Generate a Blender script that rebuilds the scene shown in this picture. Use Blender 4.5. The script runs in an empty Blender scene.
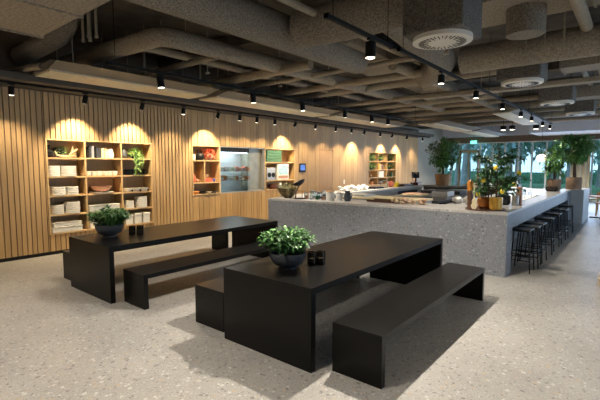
import bpy, bmesh, math, random
from mathutils import Vector, Matrix, Euler
rnd = random.Random(7)
S = bpy.context.scene
COL = S.collection
PI = math.pi

# ---------------------------------------------------------------- camera
cd = bpy.data.cameras.new('camera'); cam = bpy.data.objects.new('camera', cd); COL.objects.link(cam)
cd.sensor_width = 36; cd.lens = 410 / 600 * 36; cd.clip_end = 400; cd.clip_start = .05
cam.location = (0, 0, 1.8)
cam.rotation_euler = (PI/2 - math.atan2(35, 410), 0, math.atan2(336, 410))
S.camera = cam
# ---------------------------------------------------------------- world, exposure
w = bpy.data.worlds.new('world'); S.world = w; w.use_nodes = True
wn = w.node_tree; wb = wn.nodes['Background']
wtc = wn.nodes.new('ShaderNodeTexCoord'); wsep = wn.nodes.new('ShaderNodeSeparateXYZ'); wr = wn.nodes.new('ShaderNodeValToRGB')
wn.links.new(wtc.outputs['Generated'], wsep.inputs[0]); wn.links.new(wsep.outputs['Z'], wr.inputs[0])
wr.color_ramp.elements[0].position = 0.0; wr.color_ramp.elements[0].color = (.36, .55, .70, 1)
wr.color_ramp.elements[1].position = .6; wr.color_ramp.elements[1].color = (.28, .45, .85, 1)
wn.links.new(wr.outputs[0], wb.inputs[0]); wb.inputs[1].default_value = 1.05
S.view_settings.view_transform = 'Standard'; S.view_settings.look = 'None'
S.view_settings.exposure = 1.45; S.view_settings.gamma = 1; S.view_settings.use_curve_mapping = False
try: S.cycles.use_denoising = True
except Exception: pass
def area(name, loc, rot, sx, sy, power, col):
    l = bpy.data.lights.new(name, 'AREA'); l.shape = 'RECTANGLE'; l.size = sx; l.size_y = sy
    l.energy = power; l.color = col
    o = bpy.data.objects.new(name, l); COL.objects.link(o); o.location = loc; o.rotation_euler = rot
    return o
area('daylight_from_facade', (0.5, 24.1, 1.6), (-PI/2, 0, 0), 12, 2.6, 200, (.55, .72, 1.0))
area('daylight_from_side_windows', (7.2, 12, 1.9), (0, PI/2, 0), 2.8, 16, 50, (.62, .76, 1.0))
WARM = (1.0, .90, .77); WALLC = (1.0, .79, .50)
WALL_E, TRK_E, BACK_FILL_E = 115, 98, 105

# ---------------------------------------------------------------- materials
def mat(name, col, rough=.5, metal=0, ns=0, amt=.0, bump=0, bs=None, emit=0, stretch=(1,1,1), trans=0, coat=0, spec=None, ecol=None):
    m = bpy.data.materials.new(name); m.use_nodes = True; nt = m.node_tree; b = nt.nodes['Principled BSDF']
    b.inputs['Base Color'].default_value = (*col, 1); b.inputs['Roughness'].default_value = rough
    b.inputs['Metallic'].default_value = metal; b.inputs['Transmission Weight'].default_value = trans
    b.inputs['Coat Weight'].default_value = coat
    if spec is not None: b.inputs['Specular IOR Level'].default_value = spec
    if emit: b.inputs['Emission Color'].default_value = (*(ecol or col), 1); b.inputs['Emission Strength'].default_value = emit
    tc = nt.nodes.new('ShaderNodeTexCoord'); mp = nt.nodes.new('ShaderNodeMapping'); mp.inputs['Scale'].default_value = stretch
    nt.links.new(tc.outputs['Object'], mp.inputs[0])
    nz = nt.nodes.new('ShaderNodeTexNoise'); nz.inputs['Scale'].default_value = ns or 12; nz.inputs['Detail'].default_value = 5
    nt.links.new(mp.outputs[0], nz.inputs[0])
    rp = nt.nodes.new('ShaderNodeValToRGB'); a = amt or .04
    rp.color_ramp.elements[0].position = .3; rp.color_ramp.elements[1].position = .7
    rp.color_ramp.elements[0].color = (*[max(0, c*(1-a)) for c in col], 1)
    rp.color_ramp.elements[1].color = (*[min(1, c*(1+a)) for c in col], 1)
    nt.links.new(nz.outputs[0], rp.inputs[0]); nt.links.new(rp.outputs[0], b.inputs['Base Color'])
    if bump:
        bp = nt.nodes.new('ShaderNodeBump'); bp.inputs['Strength'].default_value = bump; bp.inputs['Distance'].default_value = .02
        n2 = nt.nodes.new('ShaderNodeTexNoise'); n2.inputs['Scale'].default_value = bs or ns or 12; n2.inputs['Detail'].default_value = 4
        nt.links.new(mp.outputs[0], n2.inputs[0]); nt.links.new(n2.outputs[0], bp.inputs['Height']); nt.links.new(bp.outputs[0], b.inputs['Normal'])
    return m

def terrazzo(name, base, dark, light, sc, rough, thr=.33, spec=.5):
    m = bpy.data.materials.new(name); m.use_nodes = True; nt = m.node_tree; L = nt.links.new; b = nt.nodes['Principled BSDF']
    b.inputs['Roughness'].default_value = rough; b.inputs['Specular IOR Level'].default_value = spec
    tc = nt.nodes.new('ShaderNodeTexCoord')
    wz = nt.nodes.new('ShaderNodeTexNoise'); wz.inputs['Scale'].default_value = sc*.9
    L(tc.outputs['Object'], wz.inputs[0])
    mx = nt.nodes.new('ShaderNodeMix'); mx.data_type = 'VECTOR'; mx.inputs[0].default_value = .035
    L(tc.outputs['Object'], mx.inputs['A']); L(wz.outputs['Color'], mx.inputs['B'])
    prev = None
    nb = nt.nodes.new('ShaderNodeTexNoise'); nb.inputs['Scale'].default_value = 1.2; nb.inputs['Detail'].default_value = 6
    L(tc.outputs['Object'], nb.inputs[0])
    rb = nt.nodes.new('ShaderNodeValToRGB'); rb.color_ramp.elements[0].position = .35; rb.color_ramp.elements[1].position = .65
    rb.color_ramp.elements[0].color = (*[c*.9 for c in base], 1); rb.color_ramp.elements[1].color = (*[c*1.08 for c in base], 1)
    L(nb.outputs[0], rb.inputs[0]); prev = rb.outputs[0]
    for k, (s, th, occ) in enumerate(((sc*3.2, thr, .5), (sc, thr*.95, .42))):
        v = nt.nodes.new('ShaderNodeTexVoronoi'); v.inputs['Scale'].default_value = s; L(mx.outputs['Result'] if 'Result' in mx.outputs else mx.outputs[1], v.inputs['Vector'])
        sep = nt.nodes.new('ShaderNodeSeparateColor'); L(v.outputs['Color'], sep.inputs[0])
        lt = nt.nodes.new('ShaderNodeMath'); lt.operation = 'LESS_THAN'; L(v.outputs['Distance'], lt.inputs[0])
        mu = nt.nodes.new('ShaderNodeMath'); mu.operation = 'MULTIPLY'; L(sep.outputs[1], mu.inputs[0]); mu.inputs[1].default_value = th*1.6
        L(mu.outputs[0], lt.inputs[1])
        oc = nt.nodes.new('ShaderNodeMath'); oc.operation = 'LESS_THAN'; L(sep.outputs[2], oc.inputs[0]); oc.inputs[1].default_value = occ*1.5
        an = nt.nodes.new('ShaderNodeMath'); an.operation = 'MULTIPLY'; L(lt.outputs[0], an.inputs[0]); L(oc.outputs[0], an.inputs[1])
        rc = nt.nodes.new('ShaderNodeValToRGB'); rc.color_ramp.interpolation = 'CONSTANT'
        e = rc.color_ramp.elements; e[0].position = 0; e[0].color = (*dark, 1); e[1].position = .35; e[1].color = (*light, 1)
        x = e.new(.62); x.color = (*[c*.72 for c in base], 1); x = e.new(.85); x.color = (base[0]*1.15, base[1]*.98, base[2]*.8, 1)
        L(sep.outputs[0], rc.inputs[0])
        mc = nt.nodes.new('ShaderNodeMix'); mc.data_type = 'RGBA'; L(an.outputs[0], mc.inputs[0]); L(prev, mc.inputs[6]); L(rc.outputs[0], mc.inputs[7])
        prev = mc.outputs[2]
    L(prev, b.inputs['Base Color'])
    return m

def wood(name, col, rough=.5, axis='z', amt=.16, plank=None):
    m = bpy.data.materials.new(name); m.use_nodes = True; nt = m.node_tree; L = nt.links.new; b = nt.nodes['Principled BSDF']
    b.inputs['Roughness'].default_value = rough
    tc = nt.nodes.new('ShaderNodeTexCoord'); mp = nt.nodes.new('ShaderNodeMapping')
    mp.inputs['Scale'].default_value = {'z': (14, 14, .9), 'y': (14, .9, 14), 'x': (.9, 14, 14)}[axis]
    L(tc.outputs['Object'], mp.inputs[0])
    n = nt.nodes.new('ShaderNodeTexNoise'); n.inputs['Scale'].default_value = 2.2; n.inputs['Detail'].default_value = 6; n.inputs['Distortion'].default_value = .4
    L(mp.outputs[0], n.inputs[0])
    r = nt.nodes.new('ShaderNodeValToRGB'); r.color_ramp.elements[0].position = .3; r.color_ramp.elements[1].position = .72
    r.color_ramp.elements[0].color = (*[c*(1-amt) for c in col], 1); r.color_ramp.elements[1].color = (*[min(1, c*(1+amt*.6)) for c in col], 1)
    L(n.outputs[0], r.inputs[0])
    at = nt.nodes.new('ShaderNodeAttribute'); at.attribute_name = 'tone'
    mm = nt.nodes.new('ShaderNodeMix'); mm.data_type = 'RGBA'; mm.blend_type = 'MULTIPLY'; mm.inputs[0].default_value = 1 if plank else 0
    L(r.outputs[0], mm.inputs[6]); L(at.outputs['Color'], mm.inputs[7]); L(mm.outputs[2], b.inputs['Base Color'])
    return m

def glass(name, col=(.9, .95, .95), alpha=.18, rough=.05):
    m = bpy.data.materials.new(name); m.use_nodes = True; nt = m.node_tree; nt.nodes.clear(); L = nt.links.new
    o = nt.nodes.new('ShaderNodeOutputMaterial'); t = nt.nodes.new('ShaderNodeBsdfTransparent'); g = nt.nodes.new('ShaderNodeBsdfGlossy')
    t.inputs[0].default_value = (*col, 1); g.inputs['Roughness'].default_value = rough; g.inputs[0].default_value = (.9, .95, 1, 1)
    f = nt.nodes.new('ShaderNodeLayerWeight'); f.inputs[0].default_value = alpha
    mx = nt.nodes.new('ShaderNodeMixShader'); L(f.outputs['Fresnel'], mx.inputs[0]); L(t.outputs[0], mx.inputs[1]); L(g.outputs[0], mx.inputs[2]); L(mx.outputs[0], o.inputs[0])
    return m

M = {}
M['slat'] = wood('oak_slats', (.58, .375, .175), .5, 'z', .14, True)
M['oak'] = wood('oak_shelf', (.62, .42, .21), .5, 'y', .12)
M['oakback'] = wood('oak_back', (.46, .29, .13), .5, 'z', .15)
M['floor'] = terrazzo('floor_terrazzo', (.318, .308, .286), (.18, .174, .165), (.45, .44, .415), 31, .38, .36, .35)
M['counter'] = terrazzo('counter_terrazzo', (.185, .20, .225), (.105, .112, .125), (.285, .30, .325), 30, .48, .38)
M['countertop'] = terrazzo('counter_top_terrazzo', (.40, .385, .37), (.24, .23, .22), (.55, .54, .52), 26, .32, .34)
M['black'] = mat('black_laminate', (.0055, .0053, .005), .30, 0, 40, .08, .01, 60, spec=.16)
M['blackm'] = mat('black_metal', (.010, .010, .010), .45, spec=.25)
M['sprayed'] = mat('sprayed_insulation', (.235, .205, .165), .95, 0, 55, .55, 1.0, 70)
M['duct'] = mat('painted_duct', (.29, .25, .195), .85, 0, 30, .35, .8, 60)
M['box'] = mat('sprayed_plenum', (.15, .137, .12), .95, 0, 60, .6, 1.0, 75)
M['slab'] = mat('dark_slab', (.10, .085, .066), .95, 0, 3, .3, .6, 20)
M['soffit'] = mat('soffit_paint', (.10, .088, .072), .9, 0, 4, .1)
M['beam'] = mat('chilled_beam_white', (.66, .60, .46), .6, 0, 6, .05)  # yellowish light bounced off the timber wall is put into this underside colour
M['disc'] = mat('diffuser_white', (.72, .69, .62), .55, 0, 6, .03)
M['pipe'] = mat('painted_pipe', (.30, .26, .20), .8, 0, 20, .15, .2)
M['grey'] = mat('grey_plaster', (.40, .37, .31), .85, 0, 3, .05)
M['bulk'] = mat('bulkhead_paint', (.62, .67, .78), .8, 0, 3, .04)  # bluish daylight falling on the bulkhead is put into its base colour
M['brown'] = mat('brown_trim', (.16, .11, .07), .6, 0, 5, .1)
M['frame'] = mat('window_frame', (.72, .71, .68), .5, .1, 6, .05)
M['glass'] = glass('clear_glass')
M['jar'] = glass('jar_glass', (.90, .93, .93), .12)
M['smoke'] = glass('smoked_glass', (.50, .49, .45), .3)
M['lampface'] = mat('lamp_face', (1, .9, .72), .5, 0, emit=5, ecol=(1, .88, .68))
M['lampblack'] = mat('lamp_black', (.006, .006, .006), .6, spec=.15)
M['leaf'] = mat('leaf_green', (.13, .30, .085), .5, 0, 30, .45)
M['leafd'] = mat('leaf_dark_green', (.038, .125, .028), .5, 0, 30, .6)
M['leafl'] = mat('leaf_light_green', (.20, .36, .09), .5, 0, 30, .5)
M['stem'] = mat('stem_bark', (.10, .065, .04), .8, 0, 30, .3, .4)
M['soil'] = mat('soil', (.03, .02, .014), .95, 0, 60, .4, .8)
M['bluegrey'] = mat('blue_grey_ceramic', (.045, .052, .062), .55, 0, 12, .15, .1)
M['terra'] = mat('terracotta', (.45, .26, .13), .75, 0, 14, .15, .2)
M['wicker'] = mat('woven_brown', (.30, .19, .12), .8, 0, 60, .4, .6)
M['gold'] = mat('ochre_glaze', (.62, .36, .06), .3, .35, 10, .2)
M['copper'] = mat('copper', (.60, .26, .08), .3, .6, 10, .2)
M['white'] = mat('white_ceramic', (.84, .82, .77), .4, 0, 10, .03)
M['cream'] = mat('cream', (.68, .58, .36), .5, 0, 20, .1)
M['coral'] = mat('bleached_wood', (.72, .58, .34), .7, 0, 30, .15, .2)
M['paper'] = mat('white_paper', (.84, .83, .80), .7, 0, 10, .04)
M['linen'] = mat('white_linen', (.82, .80, .75), .9, 0, 14, .08, .5)
M['pink'] = mat('pinkish_wood', (.50, .27, .17), .5, 0, 14, .15)
M['red'] = mat('salmon_red', (.62, .16, .09), .5, 0, 24, .3)
M['orange'] = mat('orange', (.75, .28, .04), .5, 0, 20, .2)
M['yellow'] = mat('lemon_yellow', (.85, .60, .03), .45, 0, 30, .1)
M['steel'] = mat('brushed_steel', (.46, .46, .45), .36, .45, 30, .06, 0, stretch=(1, 1, 20))
M['darksteel'] = mat('dark_steel', (.09, .09, .095), .4, .6, 20, .1)
M['green'] = mat('green_card', (.08, .20, .12), .6, 0, 20, .2)
M['blue'] = mat('blue_plastic', (.04, .09, .5), .4)
M['mill'] = mat('dark_walnut', (.10, .045, .025), .4, 0, 30, .3)
M['darkred'] = mat('dark_red_wood', (.14, .035, .02), .4, 0, 20, .3)
M['screen'] = mat('lit_screen', (.03, .07, .22), .2, 0, 9, .9, emit=.6, ecol=(.05, .12, .4))
M['picture'] = mat('lit_panel', (.35, .55, .68), .4, 0, 22, .7, emit=.08, ecol=(.4, .65, .8))
M['exit'] = mat('exit_green', (.05, .55, .40), .4, emit=1.4, ecol=(.12, .8, .62))
M['globe'] = mat('paper_globe', (.9, .8, .6), .7, emit=.55, ecol=(1, .85, .6))
M['ledwhite'] = mat('fridge_light', (.9, .97, 1), .5, emit=1.6, ecol=(.8, .92, 1))
M['grass'] = mat('lawn', (.16, .34, .12), .9, 0, 3, .3, .4, 30)
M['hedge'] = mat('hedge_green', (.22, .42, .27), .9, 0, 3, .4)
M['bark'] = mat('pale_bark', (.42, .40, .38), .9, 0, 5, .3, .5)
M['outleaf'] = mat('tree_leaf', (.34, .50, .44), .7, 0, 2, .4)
M['curtain'] = mat('cream_curtain', (.66, .58, .42), .9, 0, 8, .06)
M['beige'] = mat('beige_paint', (.50, .43, .34), .7, 0, 3, .05)
M['seatgrey'] = mat('dark_upholstery', (.03, .032, .04), .8, 0, 30, .2, .3)
M['lightwood'] = wood('light_wood', (.50, .31, .15), .5, 'z', .15)
M['wovenbowl'] = mat('mottled_bronze', (.16, .12, .05), .4, .5, 26, .9)

# ---------------------------------------------------------------- mesh builder
class B:
    def __init__(s): s.v = []; s.f = []; s.t = []
    def add(s, vs, fs, tone=1.0):
        n = len(s.v); s.v += [tuple(p) for p in vs]; s.f += [tuple(n+i for i in f) for f in fs]; s.t += [tone]*len(fs); return s
    def box(s, x0, x1, y0, y1, z0, z1, tone=1.0):
        if x0 > x1: x0, x1 = x1, x0
        if y0 > y1: y0, y1 = y1, y0
        if z0 > z1: z0, z1 = z1, z0
        return s.add([(x0,y0,z0),(x1,y0,z0),(x1,y1,z0),(x0,y1,z0),(x0,y0,z1),(x1,y0,z1),(x1,y1,z1),(x0,y1,z1)],
                     [(0,3,2,1),(4,5,6,7),(0,1,5,4),(1,2,6,5),(2,3,7,6),(3,0,4,7)], tone)
    def prism(s, pts, z0, z1):
        n = len(pts); vs = [(x, y, z0) for x, y in pts] + [(x, y, z1) for x, y in pts]
        return s.add(vs, [tuple(range(n-1, -1, -1)), tuple(range(n, 2*n))] + [(i, (i+1) % n, n+(i+1) % n, n+i) for i in range(n)])
    def tube(s, pts, r, n=10, cap=True):
        pts = [Vector(p) for p in pts]; rs = r if isinstance(r, (list, tuple)) else [r]*len(pts)
        base = len(s.v); fs = []; vs = []; prev = None
        for i, p in enumerate(pts):
            d = (pts[min(i+1, len(pts)-1)] - pts[max(i-1, 0)]).normalized()
            if prev is None:
                a = d.orthogonal().normalized()
            else:
                a = (prev - d*prev.dot(d)); a = a.normalized() if a.length > 1e-5 else d.orthogonal().normalized()
            prev = a; b = d.cross(a)
            for k in range(n):
                t = 2*PI*k/n; vs.append(p + (a*math.cos(t) + b*math.sin(t))*rs[i])
        for i in range(len(pts)-1):
            for k in range(n):
                fs.append((i*n+k, i*n+(k+1) % n, (i+1)*n+(k+1) % n, (i+1)*n+k))
        if cap: fs.append(tuple(range(n-1, -1, -1))); fs.append(tuple((len(pts)-1)*n+k for k in range(n)))
        return s.add(vs, fs)
    def lathe(s, prof, c=(0,0,0), n=20, sx=1, sy=1):
        vs = []; fs = []
        for r, z in prof:
            for k in range(n):
                t = 2*PI*k/n; vs.append((c[0]+r*sx*math.cos(t), c[1]+r*sy*math.sin(t), c[2]+z))
        for i in range(len(prof)-1):
            for k in range(n): fs.append((i*n+k, i*n+(k+1) % n, (i+1)*n+(k+1) % n, (i+1)*n+k))
        fs.append(tuple(range(n-1, -1, -1))); fs.append(tuple((len(prof)-1)*n+k for k in range(n)))
        return s.add(vs, fs)
    def ball(s, c, r, n=12, sz=1.0):
        return s.lathe([(max(.001, r*math.sin(PI*i/8)), -r*sz*math.cos(PI*i/8)) for i in range(9)], c, n)
    def leaf(s, p, d, L, W, droop=.25):
        d = Vector(d).normalized(); side = d.cross(Vector((0, 0, 1)))
        side = side.normalized() if side.length > .05 else Vector((1, 0, 0)); up = side.cross(d)
        p = Vector(p)
        m = p + d*L*.5 + up*L*.06; e = p + d*L - Vector((0, 0, L*droop))
        return s.add([p, m - side*W/2 + up*W*.12, m, m + side*W/2 + up*W*.12, e], [(0, 1, 2), (0, 2, 3), (1, 4, 2), (2, 4, 3)])
    def foliage(s, c, R, n, L, W, rg, shell=.35, clusters=0):
        cs = []
        for _ in range(clusters):
            while True:
                q = Vector((rg.uniform(-1,1), rg.uniform(-1,1), rg.uniform(-1,1)))
                if .3 < q.length < 1: break
            cs.append(q*.8)
        for _ in range(n):
            while True:
                q = Vector((rg.uniform(-1,1), rg.uniform(-1,1), rg.uniform(-1,1)))
                if shell < q.length < 1: break
            if cs: q = cs[rg.randrange(len(cs))] + q*.34
            p = Vector(c) + Vector((q.x*R[0], q.y*R[1], q.z*R[2]))
            d = q.normalized() + Vector((rg.uniform(-.8,.8), rg.uniform(-.8,.8), rg.uniform(-.5,.7)))
            s.leaf(p, d, L*rg.uniform(.7, 1.2), W*rg.uniform(.7, 1.2), rg.uniform(.05, .5))
        return s
    def obj(s, name, m, parent=None, loc=None, bevel=0, smooth=False, rotz=0):
        me = bpy.data.meshes.new(name); me.from_pydata(s.v, [], s.f); me.materials.append(M[m] if isinstance(m, str) else m)
        if any(t != 1.0 for t in s.t):
            at = me.color_attributes.new('tone', 'BYTE_COLOR', 'CORNER')
            i = 0
            for f, t in zip(me.polygons, s.t):
                for _ in f.loop_indices: at.data[i].color = (t, t, t, 1); i += 1
        bm = bmesh.new(); bm.from_mesh(me); bmesh.ops.recalc_face_normals(bm, faces=bm.faces)
        bm.to_mesh(me); bm.free()
        if smooth:
            for p in me.polygons: p.use_smooth = True
            try: me.set_sharp_from_angle(angle=.7)
            except Exception: pass
        o = bpy.data.objects.new(name, me); COL.objects.link(o)
        if parent: o.parent = parent
        if loc: o.location = loc
        o.rotation_euler.z = rotz
        if bevel:
            bv = o.modifiers.new('bevel', 'BEVEL'); bv.width = bevel; bv.segments = 2; bv.limit_method = 'ANGLE'
        return o

def tag(o, label, cat, group=None, kind=None):
    if label: o['label'] = label
    if cat: o['category'] = cat
    if group: o['group'] = group
    if kind: o['kind'] = kind
    return o
def thing(name, label, cat, loc=(0,0,0), rotz=0, group=None):
    o = bpy.data.objects.new(name, None); COL.objects.link(o); o.empty_display_size = .1
    o.location = loc; o.rotation_euler.z = rotz
    return tag(o, label, cat, group)
def kids(o): return [c for c in bpy.data.objects if c.parent == o]
def dup(root, loc, rotz=None, label=None, group=None):
    r = root.copy(); COL.objects.link(r); r.location = loc
    if rotz is not None: r.rotation_euler.z = rotz
    if label: r['label'] = label
    if group: r['group'] = group
    for ch in kids(root):
        c = ch.copy(); COL.objects.link(c); c.parent = r
        for g in kids(ch):
            d = g.copy(); COL.objects.link(d); d.parent = c
    return r
def struct(o): o['kind'] = 'structure'; return o
def one(b, name, m, label, cat, loc=(0,0,0), group=None, **k):
    return tag(b.obj(name, m, None, loc, **k), label, cat, group)

# ================================================================ SETTING
WX = -9.0; ZC = 4.4; YF = 24.5; XR = 8.0; YB = -7.0
struct(B().box(WX-.6, XR+.3, YB, YF+.2, -.12, 0).obj('floor', 'floor'))
struct(B().box(WX-.6, XR+.3, YB, YF+.3, ZC, ZC+.15).obj('ceiling', 'slab'))
# slatted timber wall with niches cut into it
NICHES = [(3.10, 5.38, .40, 2.32), (6.53, 10.70, 1.0, 2.33), (15.68, 18.27, .90, 2.37)]
DOORR = (12.12, 12.95, 0, 2.36)
def segs(y0, y1, z0, z1):
    cuts = [(z0, z1)]
    for a, b_, c, d in NICHES + [DOORR]:
        if y1 > a + .005 and y0 < b_ - .005:
            new = []
            for p, q in cuts:
                if c > p: new.append((p, min(q, c)))
                if d < q: new.append((max(p, d), q))
            cuts = [x for x in new if x[1] - x[0] > .01]
    return cuts
wl = B(); y = YB
edges = sorted([e for n in NICHES + [DOORR] for e in n[:2]] + [20.8])
rg = random.Random(3)
while y < 20.79:
    if y < 6.4: wdt = .098 if rg.random() < .75 else .085
    elif y < 11: wdt = rg.choice((.10, .14, .20))
    else: wdt = rg.choice((.16, .3, .45))
    gap = .017 if y < 6.4 else (.012 if y < 11 else .010)
    nx = y + wdt
    for e in edges:
        if y < e - .001 and nx > e - .03: nx = e; break
    tone = rg.uniform(.80, 1.0)
    for z0, z1 in segs(y, nx, .07, 3.22): wl.box(WX-.03, WX, y + gap/2, nx - gap/2, z0, z1, tone)
    y = nx
struct(wl.obj('wall_left', 'slat'))
bk = B()
ys = [YB] + edges
for a, b_ in zip(ys[:-1], ys[1:]):
    for z0, z1 in segs(a, b_, 0, ZC): bk.box(WX-.06, WX-.032, a, b_, z0, z1)
struct(bk.obj('wall_left', 'brown'))
struct(B().box(WX-.5, WX-.46, YB, YF, 0, ZC).obj('wall_left', 'brown'))
struct(B().box(WX-.06, WX+.005, 20.8, YF, 0, ZC).obj('wall_left', 'grey'))
struct(B().box(WX-.02, WX-.012, YB, 20.8, 0, .07).obj('baseboard_left', 'blackm'))
dr = struct(B().box(WX-.05, WX-.008, DOORR[0]+.012, DOORR[1]-.012, 0, DOORR[3]-.012).obj('door_1', M['lightwood']))
B().tube([(WX+.04, 12.88, 1.0), (WX+.04, 12.76, 1.0)], .012, 8).tube([(WX-.01, 12.88, 1.0), (WX+.045, 12.88, 1.0)], .012, 8).obj('door_handle', 'steel', dr)
# soffit beside the wall
struct(B().box(WX-.06, -8.15, YB, 20.8, 3.24, 3.36).obj('ceiling', 'soffit'))
# facade
fx0, fx1 = WX, XR
fac = B()
mull = [-9.0+.06]
x = -8.55
fm = [-8.95, -8.5, -8.06, -6.9, -6.25, -5.6, -4.95, -4.3, -3.65, -3.0, -2.35, -1.7, -.4, .9, 2.2, 3.5, 4.8, 6.1, 7.4, 7.95]
for i, (a, b_) in enumerate(zip(fm[:-1], fm[1:])):
    f = struct(B().box(a+.001, a+.035, YF-.06, YF+.08, 0, 3.05).box(b_-.035, b_-.001, YF-.06, YF+.08, 0, 3.05).box(a+.035, b_-.035, YF-.05, YF+.07, 0, .08).box(a+.035, b_-.035, YF-.05, YF+.07, 3.0, 3.05).obj('window_%d' % (i+1), 'frame'))
    B().box(a+.04, b_-.04, YF, YF+.012, .08, 3.0).obj('pane', 'glass', f)
d2 = struct(B().box(-8.02, -7.94, YF-.12, YF-.06, 0, 2.62).box(-7.02, -6.94, YF-.12, YF-.06, 0, 2.62).box(-7.52, -7.45, YF-.12, YF-.06, 0, 2.55).box(-8.02, -6.94, YF-.12, YF-.06, 2.5, 2.66).box(-8.0, -6.96, YF-.12, YF-.06, 0, .1).obj('door_2', mat('door_oak', (.42, .33, .21), .5, 0, 8, .1)))
B().box(-7.94, -7.52, YF-.10, YF-.09, .1, 2.5).box(-7.45, -7.02, YF-.10, YF-.09, .1, 2.5).obj('pane', 'glass', d2)
B().tube([(-7.56, YF-.17, .95), (-7.56, YF-.17, 1.25)], .012, 8).obj('door_handle', 'steel', d2)
struct(B().box(WX, XR, YF-.10, YF+.1, 3.06, 3.38).obj('trim_1', 'brown'))
struct(B().box(WX, XR, YF-.25, YF+.1, 3.38, ZC).obj('wall_far', 'bulk'))
struct(B().box(-3.95, XR, 21.5, 21.6, 3.27, ZC).obj('wall_far', 'bulk'))
struct(B().box(-3.95, XR, 21.6, YF-.26, 3.27, 3.33).obj('ceiling', 'brown'))
# remaining walls of the hall, behind and right of the viewer
struct(B().box(WX-.06, XR, YB-.15, YB, 0, ZC).obj('wall_back', 'grey'))
struct(B().box(XR, XR+.15, YB, 3.5, 0, ZC).obj('wall_right', 'grey'))
struct(B().box(XR, XR+.15, 3.5, YF, 3.1, ZC).box(XR, XR+.15, 3.5, YF, 0, .3).obj('wall_right', 'grey'))
rw = B()
for yy in (3.5, 7, 10.5, 14, 17.5, 21, 24.4): rw.box(XR, XR+.15, yy, yy+.1, .3, 3.1)
struct(rw.obj('window_20', 'frame'))

# ================================================================ COUNTER
ct = thing('island_counter', 'long grey terrazzo island counter ring with seating overhang on its right side', 'counter', (-1.55, 7.08, 0))
def W(b): # world->counter local
    b.v = [(v[0]+1.55, v[1]-7.08, v[2]) for v in b.v]; return b
fr = B().prism([(-6.50, 6.78), (-1.55, 7.08), (-1.55, 7.46), (-2.2, 7.46), (-2.2, 7.72), (-6.46, 7.42)], 0, 1.0)
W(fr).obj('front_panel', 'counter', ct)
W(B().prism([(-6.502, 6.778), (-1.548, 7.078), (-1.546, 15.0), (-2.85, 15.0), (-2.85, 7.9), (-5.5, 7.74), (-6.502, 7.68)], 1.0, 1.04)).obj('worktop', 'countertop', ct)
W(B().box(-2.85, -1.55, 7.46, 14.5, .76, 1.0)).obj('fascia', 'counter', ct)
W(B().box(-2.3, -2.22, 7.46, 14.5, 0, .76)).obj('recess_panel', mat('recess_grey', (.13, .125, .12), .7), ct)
W(B().prism([(-2.85, 14.5), (-1.54, 14.5), (-1.53, 15.0), (-2.85, 15.0)], 0, 1.0)).obj('end_panel', 'counter', ct)
W(B().box(-6.9, -6.3, 7.70, 15.0, .0, .98)).obj('side_cabinet', mat('pale_cabinet', (.42, .40, .36), .5), ct)
W(B().box(-6.98, -6.25, 7.69, 15.65, .98, 1.03)).obj('side_worktop', mat('pale_stone', (.52, .49, .44), .4, 0, 20, .1), ct)
for q in ((9.2, 10.6), (13.0, 14.6)): W(B().box(-6.3, -6.292, q[0], q[1], .62, .90)).obj('opening', 'blackm', ct)
W(B().box(-6.25, -2.85, 15.05, 15.6, .62, .98)).obj('far_cabinet', 'darksteel', ct)
W(B().box(-6.25, -2.85, 15.0, 15.65, .98, 1.04)).obj('far_worktop', mat('far_stone', (.40, .38, .35), .4, 0, 20, .1), ct)
W(B().box(-6.2, -3.0, 15.1, 15.55, .0, .62)).obj('far_plinth', 'blackm', ct)
# end wall block beyond the counter
one(B().box(-.32, .30, 0, .64, 0, 1.04).box(.05, .30, .64, 1.9, 0, 1.02), 'partition_block', mat('pale_blue_block', (.52, .54, .56), .6, 0, 5, .05),
    'pale low wall block closing the far end of the counter', 'partition', (-1.5, 15.02, 0), bevel=.005)
# beige partition at the right border
one(B().box(0, .12, 0, .9, 0, 1.5).box(-.03, .15, -.03, .93, 0, .12), 'low_partition', 'beige', 'narrow beige upright panel at the right edge of the photo', 'partition', (-.34, 7.45, 0), bevel=.004)

# ================================================================ TABLES AND BENCHES
def slab_piece(name, label, cat, x0, x1, y0, y1, h, th, group, top):
    cx, cy = (x0+x1)/2, (y0+y1)/2; hx, hy = (x1-x0)/2, (y1-y0)/2
    t = thing(name, label, cat, (cx, cy, 0), 0, group)
    B().box(-hx, hx, -hy, hy, h-th, h).obj(top, 'black', t, bevel=.001)
    for s in (-1, 1):
        a, b_ = (-hy, -hy+th+.005) if s < 0 else (hy-th-.005, hy)
        B().box(-hx, hx, a, b_, 0, h-th).obj('leg', 'black', t, bevel=.001)
    return t
slab_piece('dining_table', 'long black slab-legged table in the foreground, nearest the counter', 'table', -3.23, -2.09, 2.70, 5.77, .75, .06, None, 'tabletop')
slab_piece('dining_table', 'long black slab-legged table nearer the shelved timber wall', 'table', -6.42, -5.19, 2.46, 5.67, .75, .06, None, 'tabletop')
slab_piece('bench', 'black bench on the open floor, right of the foreground table', 'bench', -1.975, -1.495, 2.855, 5.70, .44, .055, None, 'seat')
slab_piece('bench', 'black bench half hidden on the left side of the foreground table', 'bench', -3.84, -3.35, 2.79, 5.6, .44, .055, None, 'seat')
slab_piece('bench', 'black bench on the right side of the table by the timber wall', 'bench', -5.15, -4.65, 2.62, 5.6, .44, .055, None, 'seat')
slab_piece('bench', 'black bench mostly hidden between the far table and the timber wall', 'bench', -7.0, -6.52, 2.58, 5.6, .44, .055, None, 'seat')

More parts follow.
